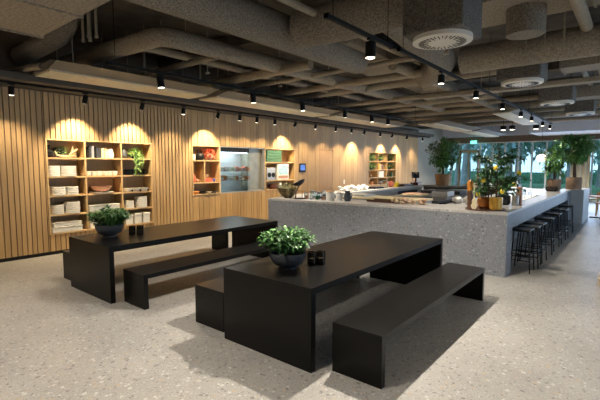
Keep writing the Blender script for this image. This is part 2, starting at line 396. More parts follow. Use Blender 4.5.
# ================================================================ TRACK LIGHTING
def make_lamp(tilt, sx=1, energy=60, size=1.15, blend=.7, L=.16, R=.045, face=14):
    pass
def track_lamp(loc, aim, label, group, energy, ang=1.2, blend=.8, L=.15, R=.045, col=WARM, stem=.07):
    """black cylinder spot hanging under a track; loc is where its stem meets the track"""
    t = thing('track_spotlight', label, 'spotlight', loc, 0, group)
    B().tube([(0, 0, 0), (0, 0, -stem)], .010, 8).box(-.02, .02, -.05, .05, -.02, 0).obj('stem', 'lampblack', t)
    d = Vector(aim).normalized(); c = Vector((0, 0, -stem - .03))
    a = c - d*L*.35; e = c + d*L*.65
    hs = B().tube([a, e], R, 16).obj('housing', 'lampblack', t, smooth=True)
    B().tube([e + d*.0005, e + d*.003], R*.82, 16).obj('lens', 'lampface', hs)
    ld = bpy.data.lights.new('bulb', 'SPOT'); ld.energy = energy; ld.spot_size = ang; ld.spot_blend = blend; ld.color = col; ld.shadow_soft_size = .035
    lo = bpy.data.objects.new('bulb', ld); COL.objects.link(lo); lo.parent = t
    lo.location = e + d*.012; lo.rotation_euler = d.to_track_quat('-Z', 'Y').to_euler()
    return t
def track(x, y0, y1, z, label):
    t = thing('lighting_track', label, 'lighting track', (x, y0, z))
    B().box(-.02, .02, 0, y1-y0, 0, .04).box(-.026, .026, 0, .03, -.003, .043).box(-.026, .026, y1-y0-.03, y1-y0, -.003, .043).obj('rail', 'lampblack', t)
    n = max(1, int((y1-y0)/3.2))
    for k in range(n+1):
        yy = .12 + (y1-y0-.24)*k/n
        B().tube([(0, yy, .0405), (0, yy, (3.239 if x < -8 else ZC) - z)], .004, 6).obj('hanger', 'lampblack', t)
    return t
track(-8.42, -5.5, 20.9, 3.20, 'long black lighting track along the timber wall')
ywall = [-3.4, -1.4, .7, 2.42, 3.65, 4.85, 5.9, 6.95, 7.7, 8.35, 9.1, 10.05, 11.1, 12.3, 13.35, 14.3, 15.6, 16.7, 18.2, 20.0]
where_w = ['outside the left border, farthest back', 'outside the left border', 'just outside the left border', 'at the far left border, above plain slats', 'above the left half of the fifteen-compartment shelf', 'above the right end of the fifteen-compartment shelf', 'between the two nearer wall shelves', 'above the small shelf left of the fridge', 'above the left end of the fridge', 'above the middle of the fridge', 'above the right end of the fridge', 'above the green boxes right of the fridge', 'above the wall tablet', 'above the flush timber door', 'just right of the flush timber door', 'left of the far twelve-compartment shelf', 'above the left edge of the far shelf', 'above the middle of the far shelf', 'above the right edge of the far shelf', 'at the far end of the timber wall']
for i, yy in enumerate(ywall):
    lit = yy in (3.65, 4.85, 6.95, 10.05, 14.3, 16.7, 18.2, -1.4)
    track_lamp((-8.42, yy, 3.20), (-.50, 0, -1) if lit else (-.12, 0, -1), 'small black wall-track spotlight ' + where_w[i], 'spotlights along the timber wall', WALL_E if lit else WALL_E*.40, 1.42 if lit else 1.9, .6 if lit else .7, col=WALLC)
track(-5.95, 2.9, 13.6, 3.24, 'middle black lighting track above the far table, running towards the windows')
ordn = ['nearest', 'second', 'third', 'fourth', 'fifth', 'sixth', 'farthest']
for i, yy in enumerate([3.75, 5.8, 7.35, 9.1, 10.5, 11.5]):
    track_lamp((-5.95, yy, 3.24), (0.05*(-1)**i, .1, -1), 'black spotlight on the middle ceiling track, %s from the camera' % ordn[i if i < 5 else 6], 'spots on the middle track', TRK_E, 1.9, .6, .17, .055)
track(-2.42, 3.35, 4.75, 3.23, 'short black lighting track carrying one large spot overhead')
track_lamp((-2.42, 4.22, 3.23), (0, 0, -1), 'large black cylinder spotlight on the short track overhead', None, TRK_E*3.2, 2.4, .6, .17, .06)
track(-2.38, 4.85, 16.8, 3.22, 'long black lighting track running above the counter towards the windows')
for i, yy in enumerate([6.3, 8.05, 10.0, 11.85, 13.25, 15.0, 16.4]):
    track_lamp((-2.38, yy, 3.22), (0, 0, -1), 'black spotlight on the long track above the counter, %s from the camera' % ordn[i], 'spots on the counter track', TRK_E*.7, 1.9, .6, .13, .048)
# unseen tracks and spots added behind and beside the viewer as fill light
for k, (tx, ys_) in enumerate(((-5.95, (-4.5, -2.2, .2)), (-2.4, (-4.0, -1.2, 1.2)), (2.2, (-3.5, -.5, 2.5, 5.5, 8.5)))):
    track(tx, min(ys_)-.5, max(ys_)+.5, 3.26, ['lighting track over the hall behind the viewer, wall side', 'lighting track over the viewer', 'lighting track over the right part of the hall'][k])
    for yy in ys_: track_lamp((tx, yy, 3.26), (0, 0, -1), 'black spotlight over the part of the hall outside the view', 'spots outside the view', BACK_FILL_E, 2.3, .5, .17, .055)

# ================================================================ CEILING SERVICES
def duct(name, pts, r, label, m='sprayed', n=20, sub=None):
    b = B(); P = [Vector(p) for p in pts]
    # round the corners
    out = [P[0]]
    for i in range(1, len(P)-1):
        a, c = (P[i-1]-P[i]).normalized(), (P[i+1]-P[i]).normalized(); q = min(r*1.6 if isinstance(r, float) else .3, (P[i]-P[i-1]).length*.45, (P[i+1]-P[i]).length*.45)
        for t in (0, .25, .5, .75, 1): out.append((P[i]+a*q)*(1-t)**2 + P[i]*2*t*(1-t) + (P[i]+c*q)*t*t)
    out.append(P[-1]); o0 = out[0]; b.tube([p - o0 for p in out], r, n)
    return one(b, name, m, label, 'duct' if 'duct' in name else 'pipe', tuple(o0), smooth=True)
def rect(name, x0, x1, y0, y1, z0, z1, label, m='duct', cat='duct'):
    t = thing(name, label, cat, ((x0+x1)/2, (y0+y1)/2, z0))
    hx, hy = (x1-x0)/2, (y1-y0)/2
    B().box(-hx, hx, -hy, hy, 0, z1-z0).obj('casing', m, t, bevel=.012)
    n = max(1, int(2*max(hx, hy)/1.25)); H_ = z1-z0
    for i in range(n+1):
        if hx > hy: u = -hx + .03 + (2*hx-.06)*i/n; q = (u-.015, u+.015, -hy-.02, hy+.02)
        else: u = -hy + .03 + (2*hy-.06)*i/n; q = (-hx-.02, hx+.02, u-.015, u+.015)
        if cat == 'duct': B().box(*q, -.02, H_+.02).obj('flange', m, t)
    if z1 < ZC - .05:
        for i in (.15, .85):
            px, py = (-hx+2*hx*i, 0) if hx > hy else (0, -hy+2*hy*i)
            B().tube([(px, py, H_), (px, py, ZC-z0-.002)], .012, 6).obj('hanger', 'pipe', t)
    return t
rect('rectangular_duct', -6.62, -1.5, .75, 2.30, 3.60, 3.98, 'wide flat ceiling duct with panel seams in the upper left corner')
duct('round_duct', [(-8.95, 2.75, 3.80), (-7.3, 2.85, 3.92), (-6.9, 2.9, 4.38)], .17, 'bulging sprayed round duct at the upper left border above the wall')
duct('round_duct', [(-8.9, 3.50, 3.80), (-5.80, 3.70, 3.80), (-5.45, 14.5, 3.80)], .15, 'long pale pipe-like duct turning a corner above the far table', 'duct')
duct('round_duct', [(-4.30, -1.5, 3.82), (-4.30, 7.0, 3.82)], .26, 'thick rough sprayed duct running lengthwise across the ceiling from the top edge')
duct('round_duct', [(-3.98, 4.85, 3.80), (-3.0, 4.95, 3.80), (-2.30, 5.05, 3.85)], .27, 'short thick sprayed duct feeding the nearest ceiling diffuser box')
duct('round_duct', [(-2.9, 5.6, 3.98), (-2.9, 7.9, 3.75), (-3.6, 8.6, 3.7)], .25, 'bent sprayed duct behind the nearest diffuser box')
duct('round_duct', [(-8.95, 2.5, 3.45), (-8.2, 2.56, 3.44), (-7.6, 2.63, 3.41)], .055, 'pale short pipe leading from the wall to the first ceiling panel', 'duct')
duct('vertical_duct', [(-4.75, 4.6, 4.38), (-4.75, 4.6, 3.95)], [.16, .16], 'upright stub duct above the long round ducts')
duct('vertical_duct', [(-1.32, 6.6, 4.38), (-1.32, 6.6, 3.62)], [.27, .24], 'upright sprayed drum hanging between the first and second diffuser boxes')
duct('round_duct', [(-2.6, 7.9, 3.72), (3.5, 7.9, 3.72)], .24, 'pale round duct crossing the upper right behind the drum', 'duct')
rect('rectangular_duct', -2.1, 4.0, 6.0, 7.1, 3.98, 4.3, 'broad flat duct crossing the upper right corner')
rect('rectangular_duct', -1.2, 4.0, 8.9, 9.5, 3.55, 3.80, 'flat duct crossing at the right beside the second diffuser box')
rect('cable_tray', -4.4, 5, 10.35, 10.62, 3.50, 3.60, 'pale tray crossing the right ceiling beyond the second diffuser box', 'pipe', 'cable tray')
rect('rectangular_duct', -2.0, 5, 12.6, 13.2, 3.50, 3.76, 'flat duct crossing beyond the third diffuser box')
rect('rectangular_duct', -5.0, -3.9, 6.0, 15.5, 3.88, 4.12, 'flat duct running lengthwise over the middle of the hall')
duct('round_duct', [(-3.75, 7.4, 3.72), (-3.75, 20, 3.72)], .10, 'slim lengthwise duct above the counter', 'duct')
# plenum boxes with round diffusers
def plenum(x, y, sx, sy, ht, rr, label):
    t = thing('diffuser_box', label, 'air diffuser', (x, y, 3.30))
    B().prism([(-sx, -sy), (sx, -sy), (sx, sy), (-sx, sy)], .05, ht).obj('plenum', 'box', t, bevel=.02)
    B().lathe([(rr+.02, .05), (rr+.02, .0), (rr-.03, -.008), (.02, -.012)], n=40).obj('diffuser_plate', 'disc', t, smooth=True)
    b = B()
    for k in range(36):
        a = 2*PI*k/36 + .03; r0, r1 = rr*(.50 + .14*(k % 2)), rr*.84; w_ = .007
        ca, sa = math.cos(a), math.sin(a)
        z0 = -.0145
        b.add([(r0*ca - w_*sa*.5, r0*sa + w_*ca*.5, z0), (r0*ca + w_*sa*.5, r0*sa - w_*ca*.5, z0), (r1*ca + w_*sa, r1*sa - w_*ca, z0+.001), (r1*ca - w_*sa, r1*sa + w_*ca, z0+.001),
               (r0*ca - w_*sa*.5, r0*sa + w_*ca*.5, z0+.006), (r0*ca + w_*sa*.5, r0*sa - w_*ca*.5, z0+.006), (r1*ca + w_*sa, r1*sa - w_*ca, z0+.007), (r1*ca - w_*sa, r1*sa + w_*ca, z0+.007)],
              [(0,1,2,3), (7,6,5,4), (0,4,5,1), (1,5,6,2), (2,6,7,3), (3,7,4,0)])
    b.obj('slots', 'blackm', t)
    if ht < 1:
        for q in (-1, 1): B().tube([(q*sx*.8, 0, ht), (q*sx*.8, 0, ZC-3.302)], .012, 6).obj('hanger', 'pipe', t)
    return t
plenum(-1.93, 5.10, .36, .36, 1.0, .33, 'round white diffuser under a rough grey box, nearest and largest')
plenum(-1.74, 8.62, .36, .36, .50, .33, 'round white diffuser under a box, second from the camera')
plenum(-1.62, 12.0, .36, .36, .42, .34, 'round white diffuser under a box, third from the camera')
plenum(-1.40, 14.9, .36, .36, .42, .34, 'round white diffuser under a box, farthest from the camera')
# chilled beams
def chilled(x0, x1, y0, y1, z, label):
    t = thing('chilled_beam', label, 'ceiling panel', ((x0+x1)/2, (y0+y1)/2, z)); h = (x1-x0)/2; l = (y1-y0)/2
    b = B()
    b.add([(-h,-l,.03),(h*.3,-l,.03),(h,-l,.10),(h*.5,-l,.15),(-h*.7,-l,.12),(-h,l,.03),(h*.3,l,.03),(h,l,.10),(h*.5,l,.15),(-h*.7,l,.12)], [(0,1,2,3,4),(5,9,8,7,6)]+[(i,(i+1)%5,5+(i+1)%5,5+i) for i in range(5)])
    b.obj('hood', mat('hood_grey', (.17, .158, .135), .7, 0, 8, .05), t)
    b = B()
    for k in range(5):
        u = -h + .02 + h*1.28*k/5; b.box(u, u + h*1.28/5-.02, -l+.03, l-.03, 0, .029)
    b.obj('panel', 'beam', t)
    b = B()
    for sx in (-h*.6, h*.6):
        for sy in (-l*.8, 0, l*.8): b.tube([(sx, sy, .12), (sx, sy, ZC-z-.01)], .008, 6)
    b.obj('hanger', 'pipe', t)
    return t
chilled(-8.0, -6.95, 2.62, 5.78, 3.30, 'long pale suspended ceiling panel at upper left, nearest the camera')
chilled(-8.0, -6.95, 6.0, 10.4, 3.30, 'pale suspended ceiling panel above the wall opening with the display fridge')
chilled(-8.0, -6.95, 10.65, 15.2, 3.30, 'pale suspended ceiling panel above the far part of the timber wall')
chilled(-6.45, -5.40, 14.8, 19.2, 3.30, 'pale suspended ceiling panel above the terracotta-potted tree')
chilled(-3.55, -2.75, 13.6, 18.2, 3.36, 'pale bluish suspended ceiling panel near the windows')
chilled(-6.45, -5.40, 19.5, 23.8, 3.30, 'pale suspended ceiling panel closest to the glass facade')
NTH = ['nearest', 'second', 'third', 'fourth', 'fifth', 'sixth', 'seventh', 'eighth', 'ninth', 'tenth', 'eleventh', 'farthest']
LPN = ['closest to the timber wall', 'just above the pale ceiling panels', 'high above the middle track', 'between the two thick ducts', 'right of the drum duct', 'thin one beside the diffuser boxes', 'thick one at the right border']
# lots of smaller services crossing between the ducts
rg = random.Random(11)
for i, (yy, xa, xb, z, r) in enumerate([(4.9, -9, -5.6, 3.75, .06), (6.3, -8.9, -4.9, 3.70, .09), (7.2, -8.9, -2.6, 3.72, .05), (8.2, -9, -3.2, 3.68, .08), (9.5, -8.9, -2.2, 3.80, .10), (10.9, -9, -1, 3.66, .07), (12.1, -8.9, -3, 3.69, .09), (13.6, -8.9, 2, 3.74, .08), (14.9, -8.9, 3, 3.71, .10), (16.4, -8.9, 4, 3.70, .07), (18.2, -8.9, 4, 3.72, .11), (20.4, -8.9, 4, 3.7, .08)]):
    one(B().tube([(0, 0, 0), (xb-xa, 0, rg.uniform(-.02, .02))], r, 14).tube([(.6, 0, 0), (.6, 0, ZC-z-.005)], .012, 6).tube([((xb-xa)*.6, 0, 0), ((xb-xa)*.6, 0, ZC-z-.005)], .012, 6), 'service_pipe', 'pipe', 'painted service pipe crossing from side to side, %s from the camera' % NTH[i], 'pipe', (xa, yy, z), 'cross-running service pipes', smooth=True)
for i, (xx, ya, yb, z, r) in enumerate([(-8.6, 3.6, 20, 3.6, .05), (-6.75, 3.8, 22, 3.85, .07), (-6.3, 4, 18, 3.92, .05), (-3.55, 2, 9, 3.88, .05), (-.7, 3, 20, 3.88, .08), (-1.0, 9, 21.3, 3.80, .05), (.6, 3, 21.3, 3.84, .12)]):
    one(B().tube([(0, 0, 0), (0, yb-ya, 0)], r, 12).tube([(0, .5, 0), (0, .5, ZC-z-.005)], .01, 6).tube([(0, (yb-ya)*.5, 0), (0, (yb-ya)*.5, ZC-z-.005)], .01, 6), 'service_pipe', 'pipe', 'painted service pipe running lengthwise under the slab, ' + LPN[i], 'pipe', (xx, ya, z), 'lengthwise service pipes', smooth=True)
for i, (xx, yy) in enumerate([(-6.95, 3.02), (-6.84, 3.08), (-6.66, 2.98), (-6.58, 3.06)]):
    one(B().tube([(0, 0, 0), (0, 0, -.62)], .022, 8).lathe([(.03, -.64), (.03, -.60)], n=8), 'drop_pipe', 'pipe', 'thin vertical pipe in the cluster above the left ceiling panel', 'pipe', (xx, yy, ZC), 'vertical drop pipes', smooth=True)
hx = [(-6.6, 5.2), (-6.4, 7.1), (-5.2, 8.9), (-3.3, 5.8), (-3.9, 9.3), (-2.9, 10.8), (-1.2, 7.4), (-.95, 7.4), (-.5, 8.7), (-.3, 8.7), (-4.6, 11.3), (-6.9, 10.2), (-2.2, 9.3), (-1.5, 7.6)]
for i, (xx, yy) in enumerate(hx):
    one(B().tube([(0, 0, 0), (0, 0, -.80)], .012, 6).box(-.05, .05, -.02, .02, -.82, -.79), 'hanger_rod', 'pipe', 'thin suspension rod hanging from the dark slab', 'rod', (xx, yy, ZC), 'suspension rods')
rect('ceiling_beam', -9.0, 5, 5.62, 5.95, 4.12, 4.38, 'dark crossing beam above the elbow duct', 'slab', 'beam')
rect('ceiling_beam', -9.0, 5, 11.2, 11.6, 4.0, 4.38, 'dark crossing beam halfway down the hall', 'slab', 'beam')
rect('ceiling_beam', -9.0, 5, 17.3, 17.7, 4.0, 4.38, 'dark crossing beam near the facade', 'slab', 'beam')
# emergency sign, downlights, globe
ex = thing('exit_sign', 'small glowing green exit sign hanging over the glass door', 'sign', (-7.1, 23.9, 2.98))
B().box(-.16, .16, -.02, .02, 0, .16).obj('sign_face', 'exit', ex)
B().tube([(0, 0, .16), (0, 0, ZC-2.99)], .008, 6).obj('rod', 'blackm', ex)
for i, (xx, yy) in enumerate([(-4.6, 19.6), (-4.25, 19.6), (-3.4, 19.9)]):
    t = thing('downlight', 'bright round downlight in the dark recess before the facade', 'downlight', (xx, yy, 3.32), 0, 'downlights before the facade')
    B().lathe([(.12, 0), (.12, .16), (.05, .18)], n=16).obj('housing', 'lampblack', t, smooth=True)
    B().lathe([(.09, -.004), (.09, -.001)], n=16).obj('lens', 'lampface', t)
    ld = bpy.data.lights.new('bulb', 'SPOT'); ld.energy = 90; ld.spot_size = 2.5; ld.color = (1, .93, .82); ld.shadow_soft_size = .08
    lo = bpy.data.objects.new('bulb', ld); COL.objects.link(lo); lo.parent = t; lo.location = (0, 0, -.02)
    B().tube([(0, 0, .17), (0, 0, ZC-3.33)], .01, 6).obj('rod', 'lampblack', t)
gl = thing('globe_pendant', 'round glowing paper globe lamp hanging before the window', 'pendant lamp', (-3.3, 20.9, 1.84))
B().ball((0, 0, .26), .21, 20, .85).obj('globe_shade', 'globe', gl, smooth=True)
B().tube([(0, 0, .44), (0, 0, ZC-1.85)], .008, 6).obj('cord', 'blackm', gl)

# ================================================================ WALL NICHES
def shelf_unit(name, label, y0, y1, z0, z1, vs, hs, depth=.36, t=.028):
    """vs: divider y positions; hs: list of (z, ya, yb) shelves"""
    u = thing(name, label, 'shelf', (WX, (y0+y1)/2, z0)); cy = (y0+y1)/2
    def L(b): b.v = [(v[0]-WX, v[1]-cy, v[2]-z0) for v in b.v]; return b
    X0 = WX - depth; X1 = WX + .012
    L(B().box(X0, X1, y0, y0+t, z0, z1).box(X0, X1, y1-t, y1, z0, z1).box(X0, X1, y0+t, y1-t, z0, z0+t).box(X0, X1, y0+t, y1-t, z1-t, z1)).obj('frame', 'oak', u)
    L(B().box(X0, X0+.012, y0+t, y1-t, z0+t, z1-t)).obj('back_panel', 'oakback', u)
    for v, a, b_ in vs: L(B().box(X0+.012, X1-.004, v-t/2, v+t/2, a, b_)).obj('divider', 'oak', u)
    for z, a, b_ in hs: L(B().box(X0+.012, X1-.006, a, b_, z-t/2, z+t/2)).obj('shelf_board', 'oak', u)
    return u
Y0, Y1, Z0, Z1 = NICHES[0]; T = .028
yd = [Y0, 3.845, 4.63, Y1]; zr = [Z0 + (Z1-Z0)*k/5 for k in range(6)]
shelf_unit('shelf_unit', 'recessed oak shelf of fifteen compartments in the near timber wall', Y0, Y1, Z0, Z1,
           [(v, zr[0]+T, zr[5]-T) for v in yd[1:3]],
           [(zr[k], yd[c]+T*(1 if c == 0 else .5), yd[c+1]-T*(1 if c == 2 else .5)) for k in range(1, 5) for c in range(3)])
XS = WX - .12
def cell(c, r, f):   # column 0-2, row 0 top - 4 bottom, fraction along; returns standing point
    a, b_ = yd[c]+T, yd[c+1]-T
    return (XS, a + (b_-a)*f, (zr[4-r] + (T/2 if r < 4 else T)) + .001)
# row 1
x, y, z = cell(0, 0, .10); v = thing('vase', 'dark squat bottle vase at the left end of the top shelf', 'vase', (x, y, z))
B().lathe([(.05, 0), (.09, .04), (.085, .11), (.03, .16), (.028, .23), (.04, .25)]).obj('body', 'blackm', v, smooth=True)
x, y, z = cell(0, 0, .27); one(B().lathe([(.05, 0), (.10, .05), (.11, .12), (.10, .12), (.09, .06)]), 'bowl', 'darksteel', 'dark round bowl behind the bleached antler on the top shelf', 'bowl', (x-.08, y, z), smooth=True)
x, y, z = cell(0, 0, .42); v = thing('potted_plant', 'black round pot with green moss ball beside the bleached antler', 'plant', (x-.08, y, z))
B().lathe([(.05, 0), (.11, .06), (.12, .13), (.09, .20), (.07, .2)]).obj('pot', 'blackm', v, smooth=True)
B().foliage((.06, .04, .14), (.09, .11, .09), 160, .04, .025, random.Random(5), .2).obj('foliage', 'leafl', v)
x, y, z = cell(0, 0, .55)
b = B(); b.tube([(0, -.30, .16), (0, -.25, .06), (0, -.10, .035), (.02, .10, .03), (0, .25, .05)], [.012, .022, .028, .028, .012], 8)
b.tube([(0, .05, .03), (.01, .13, .12), (0, .17, .24), (0, .16, .31)], [.028, .026, .018, .006], 8).tube([(.01, .14, .13), (0, .24, .19), (0, .32, .23)], [.022, .02, .008], 8).tube([(0, .02, .03), (.05, .12, .05), (.06, .22, .12)], [.02, .015, .006], 8)
one(b, 'antler', 'coral', 'pale bleached antler branch lying on the top left shelf', 'decoration', (x+.06, y, z), smooth=True).scale = (.8, .72, .8)
for i, (f, h, wd, m, lab) in enumerate([(.14, .24, .05, 'darksteel', 'dark grey upright book at the left of the row'), (.21, .26, .055, 'steel', 'light grey tall book in the top middle compartment'), (.285, .21, .04, 'blackm', 'black narrow book in the top middle compartment'), (.35, .235, .055, 'darksteel', 'grey book right of the black one'), (.425, .2, .05, 'bluegrey', 'blue grey book in the middle of the row'), (.5, .215, .055, 'cream', 'pale book beside the bottle shapes')]):
    x, y, z = cell(1, 0, f); one(B().box(-.10, .08, -wd/2, wd/2, 0, h).box(-.09, .074, -wd/2+.006, wd/2-.006, .006, h+.001), 'book', m, lab, 'book', (x, y, z), bevel=.003)
x, y, z = cell(1, 0, .62); one(B().lathe([(.05, 0), (.05, .12), (.02, .17), (.018, .22), (.024, .23)]), 'bottle', 'cream', 'cream bottle right of the books on the top shelf', 'bottle', (x+.03, y, z), smooth=True)
x, y, z = cell(1, 0, .76); one(B().lathe([(.06, 0), (.075, .05), (.06, .15), (.05, .2), (.045, .2)]), 'jug', 'white', 'white jug at the right end of the book row', 'jug', (x+.02, y, z), smooth=True)
x, y, z = cell(2, 0, .12); one(B().lathe([(.05, 0), (.09, .05), (.08, .14), (.035, .2), (.04, .24)]), 'vase', 'bluegrey', 'dark vase left of the trailing green plant', 'vase', (x, y, z), smooth=True)
x, y, z = cell(2, 0, .48); v = thing('hanging_plant', 'light green trailing plant spilling over the top right shelf', 'plant', (x+.02, y, z))
B().lathe([(.05, 0), (.075, .10), (.07, .10)]).obj('pot', 'blackm', v, smooth=True)
b = B(); g = random.Random(9); b.foliage((.03, 0, .14), (.11, .17, .08), 260, .06, .03, g, .1)
st = B()
for k in range(11):
    yy = g.uniform(-.10, .13); ln = g.uniform(.12, .42); xx = .165 + g.uniform(-.01, .03)
    st.tube([(.05, yy*.4, .1), (xx, yy, .05), (xx+.01, yy, -ln)], .003, 5)
    for j in range(int(ln/.016)): b.leaf((xx+g.uniform(-.01,.02), yy+g.uniform(-.02,.02), .05-j*.017), (g.uniform(-.3,1), g.uniform(-1,1), -.7), .05, .026)
b.obj('foliage', 'leafl', v); st.obj('stem', 'leafl', v)
# plates as individual stacked things
NT2 = ['lowest', 'second from below', 'third from below', 'fourth from below', 'fifth from below', 'sixth from below']
def plate_stack(c, r, f, n, rad, th, lab, group, m='white', kind='plate', dx=0):
    x, y, z = cell(c, r, f)
    p0 = None
    for k in range(n):
        loc = (x+dx, y + rnd.uniform(-.004, .004), z + k*th)
        if p0 is None: p0 = one(B().lathe([(rad*.9, 0), (rad, th*.2), (rad, th*.92), (rad*.93, th*.97), (.01, th*.8)], n=24), kind, m, lab + ', lowest', kind, loc, group, smooth=True)
        else: dup(p0, loc, label=lab + ', ' + ('topmost' if k == n-1 else NT2[k]))
plate_stack(0, 1, .17, 6, .135, .036, 'white plate in the left stack, second row of the left column', 'left plate stack second row')
plate_stack(0, 1, .60, 6, .155, .036, 'white plate in the wider right stack, second row of the left column', 'right plate stack second row')
plate_stack(0, 2, .28, 4, .15, .045, 'white bowl in the left stack, middle row of the left column', 'left bowl stack middle row', kind='bowl')
plate_stack(0, 2, .68, 4, .125, .043, 'white bowl in the right stack, middle row of the left column', 'right bowl stack middle row', kind='bowl')
plate_stack(0, 3, .24, 5, .13, .038, 'white plate in the smaller stack, fourth row of the left column', 'small stack fourth row')
plate_stack(0, 3, .66, 6, .155, .04, 'white plate in the taller stack, fourth row of the left column', 'tall stack fourth row')
def tray(loc, hx, hy, h, m, lab, cat='box', name='box', lid=True):
    t = thing(name, lab, cat, loc)
    B().box(-hx, hx, -hy, hy, 0, h*.8 if lid else h).obj('body', m, t, bevel=.012)
    if lid: B().box(-hx-.006, hx+.006, -hy-.006, hy+.006, h*.8+.001, h).obj('lid', m, t, bevel=.008)
    return t
x, y, z = cell(0, 4, .45); tray((x, y, z), .13, .29, .12, 'linen', 'long white folded linen box on the lowest left shelf')
tray((x, y+.01, z+.125), .12, .27, .08, 'linen', 'white linen box on top of the long one, lowest left shelf')
for k in range(6):
    x, y, z = cell(1, 1, .10+.155*k)
    t = thing('cup', 'white cup in the row on the second shelf, middle column', 'cup', (x+.03, y, z), 0, 'cups middle column')
    B().lathe([(.035, 0), (.055, .04), (.06, .10), (.055, .10), (.045, .03), (.005, .02)], n=16).obj('body', 'white', t, smooth=True)
    B().tube([(.058, 0, .08), (.085, 0, .07), (.083, 0, .04), (.054, 0, .03)], .006, 6).obj('handle', 'white', t, smooth=True)
for k in range(4):
    x, y, z = cell(1, 1, .16+.22*k)
    one(B().box(-.05, .05, -.08, .08, 0, .03).ball((0, -.04, .045), .05, 10, .6).ball((0, .04, .045), .045, 10, .6), 'napkin', 'linen', 'crumpled white napkin lying behind the cups, middle column', 'napkin', (x-.10, y, z), 'napkins behind cups', smooth=True)
x, y, z = cell(1, 2, .46); one(B().lathe([(.15, 0), (.24, .02), (.25, .03), (.01, .02)], n=28), 'plate', 'white', 'wide white plate under the wooden bowl, middle compartment', 'plate', (x+.0, y, z), smooth=True, )
one(B().lathe([(.08, 0), (.16, .04), (.21, .12), (.19, .12), (.13, .05), (.01, .03)], n=28), 'bowl', 'pink', 'pinkish wooden bowl standing on a white plate, middle compartment', 'bowl', (x, y, z+.032), smooth=True)
x, y, z = cell(1, 3, .47); tray((x+.02, y, z), .12, .33, .14, 'linen', 'wide white box in the fourth row, partly behind the bowl plant')
x, y, z = cell(1, 4, .2); tray((x, y, z), .10, .12, .22, 'linen', 'white upright box on the lowest middle shelf')
def tumbler(loc, lab, group, first=[]):
    if not first: first.append(one(B().lathe([(.03, 0), (.036, .13), (.033, .13), (.027, .01), (.002, .01)], n=14), 'glass_tumbler', 'jar', lab, 'glass', loc, group, smooth=True)); return
    dup(first[0], loc, label=lab, group=group)
for k in range(5):
    for j in range(2):
        x, y, z = cell(2, 1, .08+.105*k); tumbler((x+.07-.1*j, y, z), 'clear tumbler left of the trailing vines on the second shelf', 'left tumblers')
for k in range(3):
    for j in range(2):
        x, y, z = cell(2, 1, .70+.10*k); tumbler((x+.07-.1*j, y, z), 'clear tumbler right of the trailing vines on the second shelf', 'right tumblers')
for k in range(3):
    x, y, z = cell(2, 2, .20+.29*k)
    t = thing('serving_dish', ['small white dish at the left of three, right column', 'small white dish in the middle of three, right column', 'small white dish at the right of three, right column'][k], 'dish', (x+.03, y, z))
    B().lathe([(.07, 0), (.10, .03), (.105, .085), (.095, .085), (.08, .03), (.01, .02)], n=20).obj('body', 'white', t, smooth=True)
    B().ball((.10, .06, .03), .022, 10).obj('knob', 'blackm', t, smooth=True)
plate_stack(2, 3, .24, 5, .12, .036, 'white plate in the lower stack, fourth row of the right column', 'low stack right column')
plate_stack(2, 3, .68, 6, .145, .043, 'white plate in the taller stack, fourth row of the right column', 'tall stack right column')
for k, lab in enumerate(['white upright carton beside the plant on the lowest right shelf', 'white upright carton in the middle of the lowest right shelf', 'white upright carton at the right of the lowest right shelf']):
    x, y, z = cell(2, 4, .17+.31*k); tray((x+.03, y, z), .09, .085, .245 if k else .22, 'paper', lab, 'carton', 'carton')

# second niche: shelf, display fridge, shelf
Y0, Y1, Z0, Z1 = NICHES[1]
shelf_unit('shelf_unit', 'small recessed oak shelf left of the display fridge', Y0, 7.46, Z0, Z1, [(6.93, 1.335, 1.90)], [(1.915, Y0+T, 7.46-T), (1.32, Y0+T, 7.46-T)])
def P(b, name, m, lab, cat, y, z, x=XS, **k): return one(b, name, m, lab, cat, (x, y, z), **k)
zA, zB, zC = 1.93, 1.335, 1.029
P(B().lathe([(.05, 0), (.07, .03), (.075, .15), (.07, .15), (.06, .03)]), 'cup', 'white', 'white cup at the left end of the shelf beside the fridge', 'cup', 6.64, zA, smooth=True)
t = thing('kettle', 'dark kettle left of the red flowers, top shelf beside the fridge', 'kettle', (XS, 6.86, zA))
B().lathe([(.09, 0), (.12, .05), (.11, .13), (.06, .19), (.02, .2)]).obj('body', 'blackm', t, smooth=True)
B().tube([(0, -.09, .15), (0, -.05, .27), (0, .05, .27), (0, .09, .15)], .01, 8).obj('handle', 'blackm', t, smooth=True)
B().tube([(0, .09, .08), (0, .15, .13), (0, .17, .18)], [.02, .015, .01], 8).obj('spout', 'blackm', t, smooth=True)
t = thing('flower_pot', 'bunch of salmon red flowers on the top shelf beside the fridge', 'flowers', (XS+.03, 7.17, zA))
B().lathe([(.06, 0), (.08, .09), (.07, .09)]).obj('pot', 'pink', t, smooth=True)
B().foliage((0, 0, .18), (.12, .18, .12), 240, .06, .05, random.Random(2), .1).obj('flowers', 'red', t)
P(B().lathe([(.05, 0), (.08, .07), (.06, .16), (.03, .22), (.035, .25)]), 'vase', 'red', 'reddish vase at the far left of the middle shelf beside the fridge', 'vase', 6.64, zB, smooth=True)
P(B().ball((0, 0, .05), .05, 12).ball((.03, .07, .03), .03, 10), 'fruit', 'pink', 'pinkish round fruit beside the reddish vase', 'fruit', 6.76, zB, smooth=True)
tray((XS, 7.1, zB), .09, .13, .11, 'red', 'red box with a cup on it, beside the fridge')
P(B().lathe([(.03, 0), (.06, .04), (.065, .1), (.06, .1), (.04, .03)]), 'cup', 'cream', 'cream cup standing on the red box', 'cup', 7.07, zB+.111, smooth=True)
P(B().lathe([(.03, 0), (.04, .02), (.04, .09), (.03, .09)]), 'cup', 'blue', 'small blue cup right of the red box', 'cup', 7.33, zB, smooth=True)
